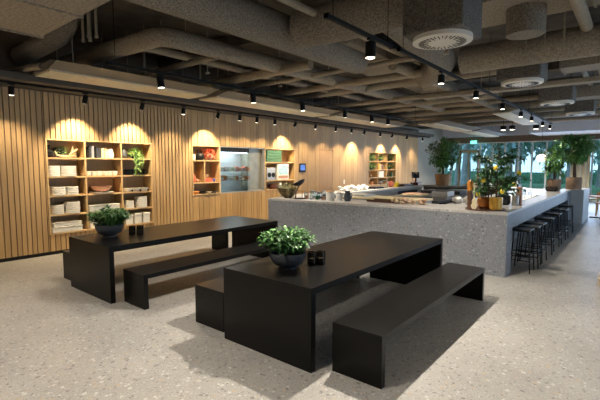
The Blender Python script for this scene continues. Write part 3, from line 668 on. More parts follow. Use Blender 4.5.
P(B().lathe([(.10, 0), (.13, .06), (.12, .07), (.01, .03)]), 'bowl', 'orange', 'orange bowl at the left of the lowest shelf beside the fridge', 'bowl', 6.68, zC, smooth=True)
for k, (yy, m, lab) in enumerate([(6.92, 'blackm', 'black pan lying left on the lowest shelf beside the fridge'), (7.27, 'darksteel', 'dark pan at the right end of the lowest shelf')]):
    t = thing('pan', lab, 'pan', (XS, yy, zC))
    B().lathe([(.10, 0), (.13, .06), (.125, .06), (.095, .01), (.005, .01)]).obj('body', m, t, smooth=True)
    B().tube([(.12, 0, .05), (.24, .02, .07)], .01, 8).obj('handle', m, t, smooth=True)
P(B().lathe([(.06, 0), (.09, .04), (.085, .045), (.01, .02)]), 'dish', 'cream', 'cream dish between the two dark pans', 'dish', 7.08, zC, x=XS+.08, smooth=True)
# display fridge
fy0, fy1 = 7.47, 9.23
fg = thing('display_fridge', 'stainless refrigerated display case with lit glass shelves in the timber wall', 'fridge', (WX, 8.5, Z0))
def FL(b): b.v = [(v[0]-WX, v[1]-8.5, v[2]-Z0) for v in b.v]; return b
FL(B().box(WX-.44, WX-.42, fy0, fy1, Z0, Z1-.01).box(WX-.42, WX+.0, fy0, fy0+.02, Z0, Z1-.01).box(WX-.42, WX+.0, fy1-.02, fy1, Z0, Z1-.01).box(WX-.42, WX+.0, fy0+.02, fy1-.02, Z1-.03, Z1-.01).box(WX-.42, WX+.0, fy0+.02, fy1-.02, Z0, Z0+.03)).obj('body', 'steel', fg)
FL(B().box(WX-.42, WX-.02, fy0+.03, 8.6, Z1-.16, Z1-.032)).obj('header', 'blackm', fg)
FL(B().box(WX-.42, WX-.12, 8.62, fy1-.03, Z0+.035, Z1-.035)).obj('side_cabinet', mat('side_steel', (.33, .31, .25), .35, .5, 6, .12), fg)
FL(B().box(WX-.30, WX-.05, fy0+.04, 8.55, Z1-.19, Z1-.165)).obj('light_strip', 'ledwhite', fg)
for zz in (1.62, 1.36): FL(B().box(WX-.40, WX-.03, fy0+.025, 8.6, zz-.012, zz)).obj('glass_shelf', 'jar', fg)
FL(B().box(WX-.006, WX-.002, fy0+.03, 8.6, Z0+.04, Z1-.16)).obj('front_glass', 'glass', fg)
fl = bpy.data.lights.new('fridge_lamp', 'AREA'); fl.shape = 'RECTANGLE'; fl.size = .2; fl.size_y = 1.0; fl.energy = 3.5; fl.color = (.85, .95, 1)
fo = bpy.data.objects.new('fridge_lamp', fl); COL.objects.link(fo); fo.parent = fg; fo.location = (-.17, 8.0-8.5, Z1-.20-Z0)
g = random.Random(21); cols = ['orange', 'white', 'cream', 'red', 'yellow', 'paper', 'pink', 'linen']
for zz, nm in ((1.62, 'upper'), (1.36, 'lower')):
    for k in range(10):
        m = cols[g.randrange(8)]; yy = fy0 + .10 + k*.112; h = g.uniform(.09, .14)
        t = thing('food_pack', '%s pack on the %s glass shelf of the fridge' % ({'orange': 'orange', 'white': 'white', 'cream': 'cream', 'red': 'red', 'yellow': 'yellow', 'paper': 'pale paper', 'pink': 'brownish pink', 'linen': 'off-white'}[m], nm), 'food', (WX-.10, yy, zz+.001), 0, '%s packs on the %s fridge shelf' % (m, nm))
        B().box(-.08, .08, -.045, .045, 0, h).obj('body', m, t, bevel=.008)
        B().box(-.03, .0815, -.035, .035, h*.25, h*.65).obj('sticker', cols[(cols.index(m)+3) % 8], t)
P(B().lathe([(.05, 0), (.06, .03), (.05, .2), (.03, .24), (.0301, .25)]), 'flask', 'blackm', 'black flask at the lower left corner of the fridge sill', 'flask', 7.56, Z0+.001, x=WX+.03-.02, smooth=True) if False else None
shelf_unit('shelf_unit', 'small recessed oak shelf right of the display fridge', 9.25, Y1, Z0, Z1, [], [(1.30, 9.25+T, Y1-T), (1.88, 9.25+T, Y1-T)])
for k in range(4):
    tray((XS, 9.68, 1.895+k*.094), .13, .34, .09, 'green', ['green flat box at the bottom of the stack right of the fridge', 'green flat box second from the bottom of the stack', 'green flat box third from the bottom of the stack', 'green flat box at the top of the stack right of the fridge'][k])
t = thing('coffee_grinder', 'grey appliance with two dark round openings right of the fridge', 'appliance', (XS, 9.56, 1.315))
B().box(-.13, .10, -.19, .19, 0, .40).obj('body', 'steel', t, bevel=.01)
for s in (-1, 1): B().tube([(.10, s*.09, .17), (.115, s*.09, .17)], .075, 20).obj('dial', 'blackm', t, smooth=True)
t = thing('framed_picture', 'white framed picture panel with pale blue image, right of the grey appliance', 'panel', (XS+.06, 10.12, 1.315))
B().box(-.03, .05, -.28, .28, 0, .52).obj('frame', 'white', t, bevel=.006)
B().box(.051, .054, -.23, .23, .17, .48).obj('picture', 'picture', t)
B().box(.051, .053, -.23, .23, .05, .14).obj('caption_strip', 'pink', t)
P(B().lathe([(.10, 0), (.15, .07), (.14, .14), (.12, .14), (.1, .05)]), 'bowl', 'darkred', 'dark reddish bowl on the lowest shelf right of the fridge', 'bowl', 9.7, 1.029, smooth=True)
P(B().lathe([(.05, 0), (.08, .06), (.06, .16), (.05, .2), (.04, .2)]), 'jug', 'white', 'white jug on the lowest shelf right of the fridge', 'jug', 10.0, 1.029, x=XS+.06, smooth=True)
t = thing('wall_tablet', 'small dark wall-mounted tablet with blue screen on the timber wall', 'tablet', (WX+.002, 11.1, 1.55))
B().box(0, .025, -.17, .17, 0, .30).obj('casing', 'blackm', t, bevel=.005)
B().box(.0255, .028, -.12, .12, .07, .25).obj('screen', 'screen', t)
t = thing('wall_switch', 'small white switch plate on the timber wall near the flush door', 'switch', (WX+.001, 13.75, 1.05))
B().box(0, .012, -.05, .05, 0, .16).obj('plate', 'white', t, bevel=.002); B().box(.0125, .018, -.02, .02, .05, .11).obj('rocker', 'cream', t)
# third niche
Y0, Y1, Z0, Z1 = NICHES[2]
y3 = [Y0, 16.49, 17.36, Y1]; z3 = [Z0, 1.23, 1.58, 1.965, Z1]
shelf_unit('shelf_unit', 'recessed oak shelf of twelve compartments in the far timber wall', Y0, Y1, Z0, Z1, [(v, Z0+T, Z1-T) for v in y3[1:3]],
           [(z3[k], y3[c]+T*(1 if c == 0 else .5), y3[c+1]-T*(1 if c == 2 else .5)) for k in range(1, 4) for c in range(3)])
def c3(c, r, f): a, b_ = y3[c]+T, y3[c+1]-T; return (XS, a+(b_-a)*f, z3[3-r]+(T/2 if r < 3 else T)+.001)
def smallplant(loc, lab, m='leaf', R=(.12, .26, .12), zc=.2, seed=1):
    t = thing('potted_plant', lab, 'plant', loc)
    B().lathe([(.05, 0), (.08, .1), (.07, .1)]).obj('pot', 'bluegrey', t, smooth=True)
    B().foliage((.04, 0, zc), R, 240, .07, .04, random.Random(seed), .1).obj('foliage', m, t)
smallplant(c3(0, 0, .5), 'green trailing plant in the top left compartment of the far shelf', 'leaf', (.12, .28, .12), .16, 3)
smallplant(c3(0, 1, .5), 'green plant in the second left compartment of the far shelf', 'leaf', (.12, .26, .12), .18, 4)
smallplant(c3(1, 0, .5), 'small dark plant in the top middle compartment of the far shelf', 'leafd', (.09, .15, .09), .16, 5)
smallplant(c3(2, 0, .5), 'dark green plant in the top right compartment of the far shelf', 'leafd', (.12, .32, .13), .18, 6)
smallplant(c3(2, 1, .5), 'dark green plant in the second right compartment of the far shelf', 'leafd', (.12, .32, .13), .18, 7)
for k, (m, lab) in enumerate([('yellow', 'yellow book in the far shelf'), ('cream', 'cream book in the far shelf beside the yellow one'), ('pink', 'pinkish book in the far shelf'), ('brown', 'brown book in the far shelf, right of the pinkish one')]):
    x, y, z = c3(1, 1, .2+.15*k); one(B().box(-.09, .09, -.045, .045, 0, .27-.02*k).box(-.08, .085, -.04, .04, .005, .272-.02*k), 'book', m, lab, 'book', (x, y, z), bevel=.003)
x, y, z = c3(1, 2, .45); tray((x, y, z), .10, .22, .28, 'paper', 'white carton in the third row of the far shelf', 'carton', 'carton')
x, y, z = c3(0, 2, .4); one(B().lathe([(.06, 0), (.10, .06), (.06, .16), (.05, .18)]), 'vase', 'terra', 'terracotta vase in the far shelf, third row left', 'vase', (x, y, z), smooth=True)
for k in range(3):
    x, y, z = c3(2, 2, .2+.28*k); one(B().lathe([(.05, 0), (.07, .05), (.06, .15), (.03, .2), (.035, .24)]), 'bottle', ['bluegrey', 'jar', 'green'][k], ['grey blue bottle in the far shelf', 'clear bottle in the far shelf', 'green bottle in the far shelf'][k], 'bottle', (x, y, z), smooth=True)
for k in range(2):
    x, y, z = c3(2, 3, .3+.35*k); one(B().lathe([(.04, 0), (.07, .06), (.07, .1), (.06, .1)]), 'cup', 'white', ['white cup at left in the lowest right compartment of the far shelf', 'white cup at right in the lowest right compartment of the far shelf'][k], 'cup', (x, y, z), smooth=True)
x, y, z = c3(0, 3, .5); one(B().lathe([(.07, 0), (.12, .06), (.11, .14), (.1, .14)]), 'bowl', 'copper', 'copper bowl in the lowest left compartment of the far shelf', 'bowl', (x, y, z), smooth=True)
x, y, z = c3(1, 3, .5); one(B().lathe([(.07, 0), (.12, .06), (.11, .14), (.1, .14)]), 'bowl', 'steel', 'grey bowl in the lowest middle compartment of the far shelf', 'bowl', (x, y, z), smooth=True)

# ================================================================ TABLE DECORATION
def bowl_plant(loc, lab, R, H, fr, fh, seed, n):
    t = thing('potted_plant', lab, 'plant', loc)
    bw = B().lathe([(R*.5, 0), (R*.5, .012), (R*.44, .018), (R*.5, H*.14), (R*.8, H*.34), (R*.97, H*.7), (R, H), (R*.93, H), (R*.9, H*.8), (.01, H*.78)], n=32).obj('bowl', 'bluegrey', t, smooth=True)
    B().lathe([(R*.89, H*.8), (R*.6, H*.86), (.01, H*.9)], n=20).obj('soil', 'soil', bw)
    g = random.Random(seed); b = B(); st = B()
    for k in range(70):
        a = g.uniform(0, 2*PI); rr = g.uniform(.15, 1)**.7
        tip = Vector((math.cos(a)*fr*rr, math.sin(a)*fr*rr, H + fh*g.uniform(.35, .95)*(1-.35*rr*rr)))
        ba = Vector((math.cos(a)*R*.5*rr, math.sin(a)*R*.5*rr, H*.85))
        st.tube([ba, ba.lerp(tip, .5)+Vector((0, 0, .02)), tip], .003, 4)
        for j in range(n):
            u = g.uniform(.35, 1.05); p = ba.lerp(tip, u)
            b.leaf(p, (math.cos(a)*.6+g.uniform(-1, 1), math.sin(a)*.6+g.uniform(-1, 1), g.uniform(-.2, .8)), g.uniform(.045, .085), g.uniform(.028, .045), g.uniform(0, .4))
    b.obj('foliage', 'leafd', t); st.obj('stem', 'leafd', t)
    # a second, lighter set of young leaves
    b = B()
    for k in range(170):
        a = g.uniform(0, 2*PI); rr = g.uniform(0, 1)**.6
        p = (math.cos(a)*fr*rr, math.sin(a)*fr*rr, H + fh*(.55+.4*g.random())*(1-.4*rr*rr))
        b.leaf(p, (math.cos(a)+g.uniform(-.6, .6), math.sin(a)+g.uniform(-.6, .6), g.uniform(.1, .9)), .06, .034, .2)
    b.obj('young_leaves', 'leaf', t)
bowl_plant((-2.72, 3.12, .75), 'leafy green plant in a blue-grey bowl on the foreground table', .19, .165, .265, .26, 1, 16)
bowl_plant((-5.98, 2.86, .75), 'leafy green plant in a blue-grey bowl on the table by the wall', .20, .18, .285, .26, 2, 16)
def candle(loc, lab, first=[]):
    t = thing('candle_glass', lab, 'candle holder', loc)
    B().lathe([(.045, 0), (.048, .01), (.048, .14), (.043, .14), (.043, .012), (.001, .012)], n=20).obj('glass', 'smoke', t, smooth=True)
    B().lathe([(.036, .013), (.036, .07), (.003, .07)], n=16).obj('candle', mat('dark_wax', (.06, .05, .04), .6), t, smooth=True)
candle((-2.60, 3.37, .75), 'smoked glass candle holder nearer the bowl plant, foreground table')
candle((-2.545, 3.455, .75), 'smoked glass candle holder on the far side of its pair, foreground table')
candle((-5.82, 3.12, .75), 'smoked glass candle holder next to the bowl plant, table by the wall')
candle((-5.75, 3.21, .75), 'smoked glass candle holder at the right of its pair, table by the wall')

# ================================================================ ITEMS ON THE COUNTER
ZT = 1.041
t = thing('sculpture_bowl', 'round mottled bronze bowl at the left end of the terrazzo counter', 'bowl', (-6.20, 7.12, ZT))
B().lathe([(.07, 0), (.09, .015), (.14, .05), (.21, .14), (.235, .23), (.225, .23), (.20, .14), (.01, .06)], n=28).obj('bowl', 'wovenbowl', t, smooth=True)
B().foliage((0, -.02, .26), (.20, .20, .05), 140, .07, .04, random.Random(8), .1).obj('dried_leaves', mat('dried_leaf', (.16, .15, .06), .7, 0, 20, .5), t)
t = thing('kitchen_scale', 'vintage scale with tilted black pan and brown frame on the counter', 'scale', (-5.83, 7.12, ZT))
sc_ = B(); 
for k in range(5): pass
pan = B().lathe([(.02, 0), (.08, .02), (.14, .065), (.15, .10), (.14, .10), (.07, .035), (.01, .03)], n=24)
rm = Euler((.30, -.28, 0)).to_matrix(); pan.v = [tuple(rm @ Vector(v) + Vector((0, 0, .30))) for v in pan.v]; pan.obj('pan', 'blackm', t, smooth=True)
B().tube([(-.12, -.02, 0), (-.11, -.01, .16), (-.04, 0, .28), (0, 0, .31)], .012, 8).obj('post', 'mill', t, smooth=True)
B().tube([(-.10, 0, .18), (.20, .02, .18)], .008, 8).tube([(.20, .02, .18), (.20, .02, 0)], .008, 8).tube([(.05, .01, .18), (.05, .01, 0)], .008, 8).obj('frame', 'copper', t, smooth=True)
B().lathe([(.13, 0), (.13, .015), (.12, .02)], n=20).obj('base', 'blackm', t, smooth=True)
def jar(loc, lab, grp, fill, r=.055, h=.17, cache={}):
    t = thing('storage_jar', lab, 'jar', loc, 0, grp)
    B().lathe([(r*.9, 0), (r, .01), (r, h*.8), (r*.75, h*.88), (r*.72, h*.88), (r*.94, h*.78), (r*.94, .012), (.001, .01)], n=16).obj('glass', 'jar', t, smooth=True)
    B().lathe([(r*.9, .013), (r*.9, h*.5), (.001, h*.52)], n=14).obj('contents', fill, t, smooth=True)
    B().lathe([(r*.78, h*.88+.001), (r*.8, h*.97), (.01, h)], n=14).obj('lid', 'steel', t, smooth=True)
fills = ['pink', 'cream', 'paper', 'mill', 'green', 'darksteel', 'pink', 'cream']
for k in range(8):
    jar((-5.68+k*.078, 7.16+(k % 2)*.15, ZT), ['glass jar with pinkish contents, leftmost of the jar row', 'glass jar with cream contents, second from the left', 'glass jar with white contents in the jar row', 'glass jar with brown contents in the jar row', 'glass jar with green contents in the jar row', 'glass jar with dark contents in the jar row', 'glass jar with pinkish contents near the white canisters', 'glass jar with cream contents, rightmost of the jar row'][k], None, fills[k], .05, .17+.02*(k % 3))
t = thing('canister', 'white tall canister right of the glass jars', 'canister', (-5.06, 7.20, ZT)); B().lathe([(.085, 0), (.09, .01), (.09, .17), (.08, .18)]).obj('body', 'white', t, smooth=True); B().lathe([(.092, .181), (.092, .20), (.01, .205)]).obj('lid', 'lightwood', t, smooth=True)
t = thing('canister', 'smaller white canister between the tall one and the grey jug', 'canister', (-4.88, 7.28, ZT)); B().lathe([(.065, 0), (.07, .01), (.07, .14), (.06, .15)]).obj('body', 'white', t, smooth=True); B().lathe([(.072, .151), (.072, .17), (.01, .175)]).obj('lid', 'steel', t, smooth=True)
t = thing('jug', 'grey jug with purple tint right of the white canisters', 'jug', (-4.70, 7.32, ZT)); B().lathe([(.06, 0), (.08, .05), (.07, .14), (.05, .19), (.06, .21), (.05, .21)]).obj('body', 'bluegrey', t, smooth=True); B().tube([(.07, 0, .17), (.11, 0, .15), (.10, 0, .08), (.07, 0, .06)], .009, 8).obj('handle', 'bluegrey', t, smooth=True)
# bar equipment on the inner side of the front counter
t = thing('espresso_machine', 'long low stainless machine with pale top on the counter', 'machine', (-4.2, 8.10, .90))
B().box(-.9, .9, -.3, .3, 0, .16).obj('body', 'steel', t, bevel=.01)
B().box(-.92, .92, -.32, .32, .161, .20).obj('top_plate', 'cream', t, bevel=.005)
for k, m in enumerate(('paper', 'blackm', 'blue', 'paper')): B().box(-.3+k*.25, -.15+k*.25, -.325, -.301, .05, .12).obj('control_panel', m, t)
B().box(-.85, -.4, -.25, .25, .201, .24).obj('cup_rail', 'steel', t)
one(B().box(-1.3, 1.3, -.34, .34, 0, .88), 'work_cabinet', 'steel', 'stainless under-counter cabinet inside the ring, below the low machine', 'cabinet', (-4.2, 8.15, 0), bevel=.005)
t = thing('work_table', 'stainless work table in the middle of the counter ring', 'table', (-4.6, 11.6, 0))
B().box(-.9, .9, -1.8, 1.8, .86, .92).obj('tabletop', 'darksteel', t, bevel=.004)
for sx in (-.85, .85):
    for sy in (-1.7, 1.7): B().tube([(sx, sy, 0), (sx, sy, .86)], .025, 8).obj('leg', 'steel', t)
B().box(-.88, .88, -1.78, 1.78, .25, .28).obj('lower_shelf', 'steel', t)
for k, (xx, yy, m, hx_, hy_, h, lab) in enumerate([(-4.6, 10.2, 'blackm', .5, .25, .05, 'black hob plate on the inner work table, nearest the front'), (-4.9, 11.2, 'cream', .3, .25, .06, 'cream chopping tray in the middle of the inner work table'), (-4.2, 11.5, 'steel', .22, .28, .14, 'steel container on the inner work table'), (-4.6, 12.6, 'blackm', .6, .3, .10, 'black appliance at the far end of the inner work table')]):
    t = thing('kitchen_container', lab, 'container', (xx, yy, .921))
    B().box(-hx_, hx_, -hy_, hy_, 0, h).obj('body', m, t, bevel=.01); B().box(-hx_*.85, hx_*.85, -hy_*.85, hy_*.85, h+.0005, h+.012).obj('lid', 'darksteel' if m != 'cream' else 'pink', t, bevel=.003)
for k, (xx, yy) in enumerate([(-3.62, 7.38), (-3.32, 7.34), (-3.45, 7.57), (-3.15, 7.55)]):
    b = B(); g = random.Random(30+k)
    for j in range(7): b.ball((g.uniform(-.1, .1), g.uniform(-.07, .07), .035+.03*(j % 3)), g.uniform(.03, .05), 8, .7)
    one(b, 'bread_loaf', mat('bread_%d' % k, (.42+.03*k, .33, .22), .8, 0, 30, .4, .5), ['pale brown pastry pile, left of four near the counter middle', 'pale brown pastry pile, nearest the front edge', 'pale brown pastry pile behind the others', 'pale brown pastry pile, rightmost of four'][k], 'pastry', (xx, yy, ZT), smooth=True)
one(B().box(-.42, .42, -.16, .16, 0, .02).box(-.42, .42, -.16, -.15, .02, .045).box(-.42, .42, .15, .16, .02, .045), 'serving_tray', 'mill', 'dark wooden serving tray along the inner counter edge', 'tray', (-3.9, 7.62, ZT+.0), bevel=.003)
# left side worktop
g = random.Random(77)
for k in range(4):
    b = B()
    for j in range(10): b.ball((g.uniform(-.15, .15), g.uniform(-.15, .15), .035+.04*(j % 3)), g.uniform(.05, .085), 10, .65)
    one(b, 'linen_bundle', 'linen', ['crumpled white linen bundle, nearest on the side worktop', 'crumpled white linen bundle, second on the side worktop', 'crumpled white linen bundle in the middle of the side worktop', 'crumpled white linen bundle, last on the side worktop'][k], 'linen', (-6.62, 10.15+.38*k, 1.031), smooth=True)
P(B().lathe([(.03, 0), (.10, .03), (.12, .05), (.01, .04)]), 'dish', 'mill', 'small dark dish near the linen bundles', 'dish', 8.9, 1.031, x=-6.6, smooth=True)
one(B().ball((0, 0, .11), .11, 14), 'fruit', 'red', 'red round fruit in front of the far shelf', 'fruit', (-6.6, 13.05, 1.031), smooth=True)
one(B().lathe([(.08, 0), (.13, .08), (.12, .16), (.1, .16)]), 'bowl', 'yellow', 'yellow bowl in front of the far shelf', 'bowl', (-6.62, 13.45, 1.031), smooth=True)
one(B().lathe([(.12, 0), (.14, .1), (.10, .22), (.03, .26)]), 'cake_dome', 'jar', 'clear glass dome between the red fruit and yellow bowl', 'dome', (-6.66, 12.65, 1.031), smooth=True)
one(B().box(-.16, .16, -.3, .3, 0, .03).box(-.15, .15, -.28, .28, .03, .05), 'cutting_board', 'blackm', 'black flat tray on the side worktop left of the fruit', 'tray', (-6.62, 12.0, 1.031), bevel=.004)
one(B().box(-.16, .16, -.35, .35, 0, .03).box(-.15, .15, -.33, .33, .03, .07), 'cutting_board', 'mill', 'dark tray on the side worktop right of the yellow bowl', 'tray', (-6.62, 14.15, 1.031), bevel=.004)
t = thing('cash_register', 'dark register with small tilted screen at the corner of the worktop', 'register', (-6.6, 15.15, 1.031))
B().box(-.16, .16, -.16, .16, 0, .10).obj('base', 'darkred', t, bevel=.01); B().box(-.03, .03, -.04, .04, .1, .32).obj('stand', 'darkred', t)
sb = B().box(-.14, .14, -.02, .02, -.12, .12); rm = Euler((-.5, 0, .5)).to_matrix(); sb.v = [tuple(rm @ Vector(v) + Vector((0, -.06, .38))) for v in sb.v]; sb.obj('screen', 'bluegrey', t, bevel=.004)
one(B().tube([(0, 0, 0), (0, 0, .42), (.05, 0, .47), (.14, 0, .47), (.16, 0, .42)], .013, 8).lathe([(.04, 0), (.04, .02), (.015, .03)], n=12), 'tap', 'steel', 'slim steel tap standing on the side worktop', 'tap', (-6.5, 14.62, 1.031), smooth=True)
# inner equipment to the right
t = thing('glass_washer', 'blue grey machine with rounded hood inside the counter ring', 'machine', (-4.35, 13.6, .0))
B().box(-.5, .5, -.4, .4, 0, .80).obj('body', 'darksteel', t, bevel=.02); B().box(-.45, .45, -.35, .35, .801, 1.0).obj('hood', 'steel', t, bevel=.05)
for k, (xx, yy, r) in enumerate([(-2.72, 8.25, .10), (-2.62, 8.55, .09), (-2.45, 8.15, .085)]):
    one(B().lathe([(r*.6, 0), (r, r*.5), (r*.95, r), (r*.6, r*1.3), (.01, r*1.45)], n=18), 'cloche', 'steel', ['small steel dome left of three beside the round tray', 'small steel dome behind the other two', 'small steel dome nearest the round tray'][k], 'dome', (xx, yy, ZT), smooth=True)
P(B().lathe([(.14, 0), (.17, .05), (.17, .12), (.16, .12), (.13, .03)]), 'bowl', 'paper', 'pale stacked bowl on the far counter by the windows', 'bowl', 15.3, 1.041, x=-4.05, smooth=True)
P(B().lathe([(.16, 0), (.20, .06), (.20, .10), (.01, .10)]), 'platter', 'pink', 'pinkish platter on the far counter by the windows', 'platter', 15.3, 1.041, x=-4.55, smooth=True)

# round tray at the counter corner
tx, ty = -1.98, 7.42
one(B().lathe([(.30, 0), (.32, .006), (.32, .022), (.305, .022), (.30, .01), (.01, .01)], n=40), 'round_tray', 'mill', 'round brown tray on the front corner of the counter', 'tray', (tx, ty, ZT), smooth=True)
zt = ZT + .0105
t = thing('pepper_mill', 'tall dark mill with orange cylindrical head on the round tray', 'pepper mill', (-2.20, 7.30, zt))
B().lathe([(.045, 0), (.045, .03), (.035, .05), (.04, .09), (.033, .13), (.042, .17), (.034, .22), (.043, .27), (.035, .31)], n=16).obj('body', 'mill', t, smooth=True)
B().lathe([(.046, .311), (.048, .32), (.048, .46), (.03, .48), (.01, .485)], n=16).obj('head', 'orange', t, smooth=True)
t = thing('violin_ornament', 'cream violin-shaped ornament standing on the round tray', 'ornament', (-2.10, 7.20, zt), math.radians(20))
b = B(); prof = []
N = 28
for i in range(N+1):
    u = i/N; z = u*.20; wv = .052*math.sin(PI*min(1, u*1.05+.02))**.5 if 0 < u < 1 else .006
    wv *= (1 - .38*math.exp(-((u-.52)/.12)**2)) * (1 if u < .5 else .86); prof.append((max(.008, wv), z))
vs = []; fs = []
for wv, z in prof:
    for sx, dy in ((-1, -.016), (1, -.016), (1, .016), (-1, .016)): vs.append((sx*wv, dy, z))
for i in range(N):
    for k in range(4): fs.append((i*4+k, i*4+(k+1) % 4, (i+1)*4+(k+1) % 4, (i+1)*4+k))
fs += [(3, 2, 1, 0), (N*4, N*4+1, N*4+2, N*4+3)]
b.add(vs, fs); b.obj('body', 'cream', t, bevel=.003)
B().box(-.011, .011, -.02, .006, .17, .42).obj('neck', 'cream', t, bevel=.002)
B().ball((0, -.005, .435), .018, 10).tube([(-.03, 0, .41), (.03, 0, .41)], .005, 6).obj('scroll', 'cream', t, smooth=True)
t = thing('copper_pot', 'orange copper pot with brown sticks on the round tray', 'pot', (-2.02, 7.56, zt))
B().lathe([(.08, 0), (.12, .03), (.135, .11), (.12, .18), (.10, .19), (.01, .17)], n=24).obj('body', 'copper', t, smooth=True)
b = B()
for k in range(4): b.tube([(-.05+.035*k, -.02, .1), (-.07+.045*k, -.04, .36+.02*(k % 2))], .012, 6)
b.obj('stick', 'mill', t)
t = thing('citrus_tree', 'citrus tree with yellow lemons in a golden pot on the round tray', 'plant', (-1.80, 7.38, zt))
B().lathe([(.085, 0), (.10, .01), (.105, .19), (.10, .21), (.085, .21), (.01, .19)], n=24).obj('pot', 'gold', t, smooth=True)
g = random.Random(12); b = B(); st = B()
st.tube([(0, 0, .18), (.01, .01, .36), (0, 0, .60), (.02, 0, 1.0)], [.016, .014, .012, .006], 7)
for k in range(54):
    a = g.uniform(0, 2*PI); z0 = g.uniform(.26, .90); ln = g.uniform(.18, .46)*(1.15-.6*z0)
    p0 = Vector((0, 0, z0)); p1 = Vector((math.cos(a)*ln*1.12, math.sin(a)*ln*1.12, z0+g.uniform(-.02, .16)))
    st.tube([p0, p1], [.007, .003], 5)
    for j in range(26):
        u = g.uniform(.3, 1.1); b.leaf(p0.lerp(p1, u), (math.cos(a)+g.uniform(-1, 1), math.sin(a)+g.uniform(-1, 1), g.uniform(-.5, .6)), g.uniform(.06, .10), g.uniform(.032, .05), g.uniform(.1, .5))
for k in range(70): b.leaf((g.uniform(-.07, .07), g.uniform(-.07, .07), g.uniform(.75, 1.1)), (g.uniform(-1, 1), g.uniform(-1, 1), g.uniform(-.2, 1)), .08, .04)
st.obj('trunk', 'stem', t); fo_ = b.obj('foliage', 'leafd', t)
for p in [(-.12, -.34, .50), (.16, -.30, .33), (.30, -.18, .44), (-.22, -.26, .27), (.05, -.30, .70), (.34, -.05, .62)]: B().ball(p, .036, 10, 1.15).obj('lemon', 'yellow', fo_, smooth=True)
def tree(name, lab, loc, pot, potm, trunk_h, c, R, n, L, Wd, seed, m='leaf', cl=26, m2=None, rt=.02):
    t = thing(name, lab, 'plant', loc)
    po = B().lathe(pot, n=24).obj('pot', potm, t, smooth=True)
    B().lathe([(pot[-2][0]*.9, pot[-1][1]-.02), (.01, pot[-1][1]-.01)], n=16).obj('soil', 'soil', po)
    g = random.Random(seed); st = B()
    h0 = pot[-1][1]-.02
    for k in range(3):
        a = k*2.1; st.tube([(.03*math.cos(a), .03*math.sin(a), h0), (.02*math.cos(a+1), .02*math.sin(a+1), h0+trunk_h*.5), (.08*math.cos(a), .08*math.sin(a), c)], [rt, rt*.8, rt*.4], 7)
    for k in range(14):
        a = g.uniform(0, 2*PI); e = g.uniform(-.5, .8); st.tube([(0, 0, c-R[2]*.5), (math.cos(a)*R[0]*.75, math.sin(a)*R[1]*.75, c+e*R[2]*.8)], [rt*.5, .004], 5)
    st.obj('trunk', 'stem', t)
    B().foliage((0, 0, c), R, n, L, Wd, g, .1, cl).obj('foliage', m, t)
    if m2: B().foliage((0, 0, c), R, n//3, L, Wd, g, .1, cl//2).obj('young_leaves', m2, t)
tree('potted_tree', 'bushy dark-leaved tree in a terracotta pot on the counter before the grey wall', (-5.62, 15.32, 1.041), [(.21, 0), (.23, .01), (.28, .42), (.26, .42), (.25, .40)], 'terra', .5, 1.22, (.56, .56, .62), 1300, .13, .07, 41, 'leaf', 22, 'leafd', .022)
tree('potted_plant', 'small leafy plant in a dark pot behind the citrus tree', (-1.95, 8.55, ZT), [(.09, 0), (.12, .03), (.12, .17), (.10, .18), (.09, .17)], 'bluegrey', .2, .38, (.17, .17, .18), 260, .08, .045, 43, 'leafd', 12, None, .008)
tree('potted_plant', 'mid-sized pale green shrub in a woven basket near the counter end', (-1.88, 14.2, ZT), [(.16, 0), (.18, .05), (.19, .32), (.17, .34), (.15, .32)], 'wicker', .4, .86, (.36, .36, .44), 500, .13, .07, 44, 'leaf', 18, 'leafl', .016)
tree('potted_tree', 'large broad-crowned ficus in a wide brown planter at the counter end', (-1.50, 15.32, ZT), [(.195, 0), (.21, .02), (.215, .36), (.20, .38), (.19, .36)], 'wicker', .8, 1.30, (.50, .46, .38), 900, .17, .085, 45, 'leaf', 26, 'leafl', .03)
t = thing('stone_pot', 'dark stone bowl at the foot of the woven basket shrub', 'pot', (-1.88, 13.8, ZT)); B().lathe([(.12, 0), (.16, .05), (.15, .13), (.12, .14), (.01, .12)], n=18).obj('body', 'soil', t, smooth=True)
for k, (xx, yy) in enumerate([(-2.38, 9.2), (-2.25, 9.45), (-2.4, 9.75), (-2.2, 10.0), (-2.38, 10.3), (-2.15, 10.55), (-2.35, 10.9), (-2.1, 11.2), (-2.3, 11.5), (-2.0, 9.8), (-1.95, 10.3), (-1.9, 10.8)]):
    t = thing('wine_glass', 'upside-down drinking glass in the group on the right counter', 'glass', (xx, yy, ZT+.012), 0, 'glasses on the right counter')
    B().lathe([(.03, 0), (.042, .06), (.036, .11), (.008, .13), (.008, .16), (.03, .17), (.028, .172)], n=12).obj('body', 'jar', t, smooth=True)
one(B().box(-.28, .28, -1.3, 1.3, 0, .011), 'glass_mat', 'paper', 'pale mat under the group of glasses', 'mat', (-2.15, 10.35, ZT-.0005))
one(B().box(-.045, .045, -.045, .045, 0, .34).box(-.05, .05, -.05, .05, 0, .02), 'post_lamp', 'pink', 'slender pale wooden upright box behind the citrus tree', 'post', (-1.72, 8.75, ZT), bevel=.004)
one(B().box(-.03, .03, -.16, .16, 0, .03).box(-.015, .015, -.15, .15, .03, .36), 'till_screen', 'blackm', 'black screen standing behind the citrus tree', 'screen', (-1.92, 9.7, ZT), bevel=.004)
one(B().lathe([(.055, 0), (.06, .02), (.06, .18), (.045, .2), (.01, .2)]), 'canister', 'steel', 'pale grey canister beside the dark potted plant', 'canister', (-1.74, 8.52, ZT), smooth=True)

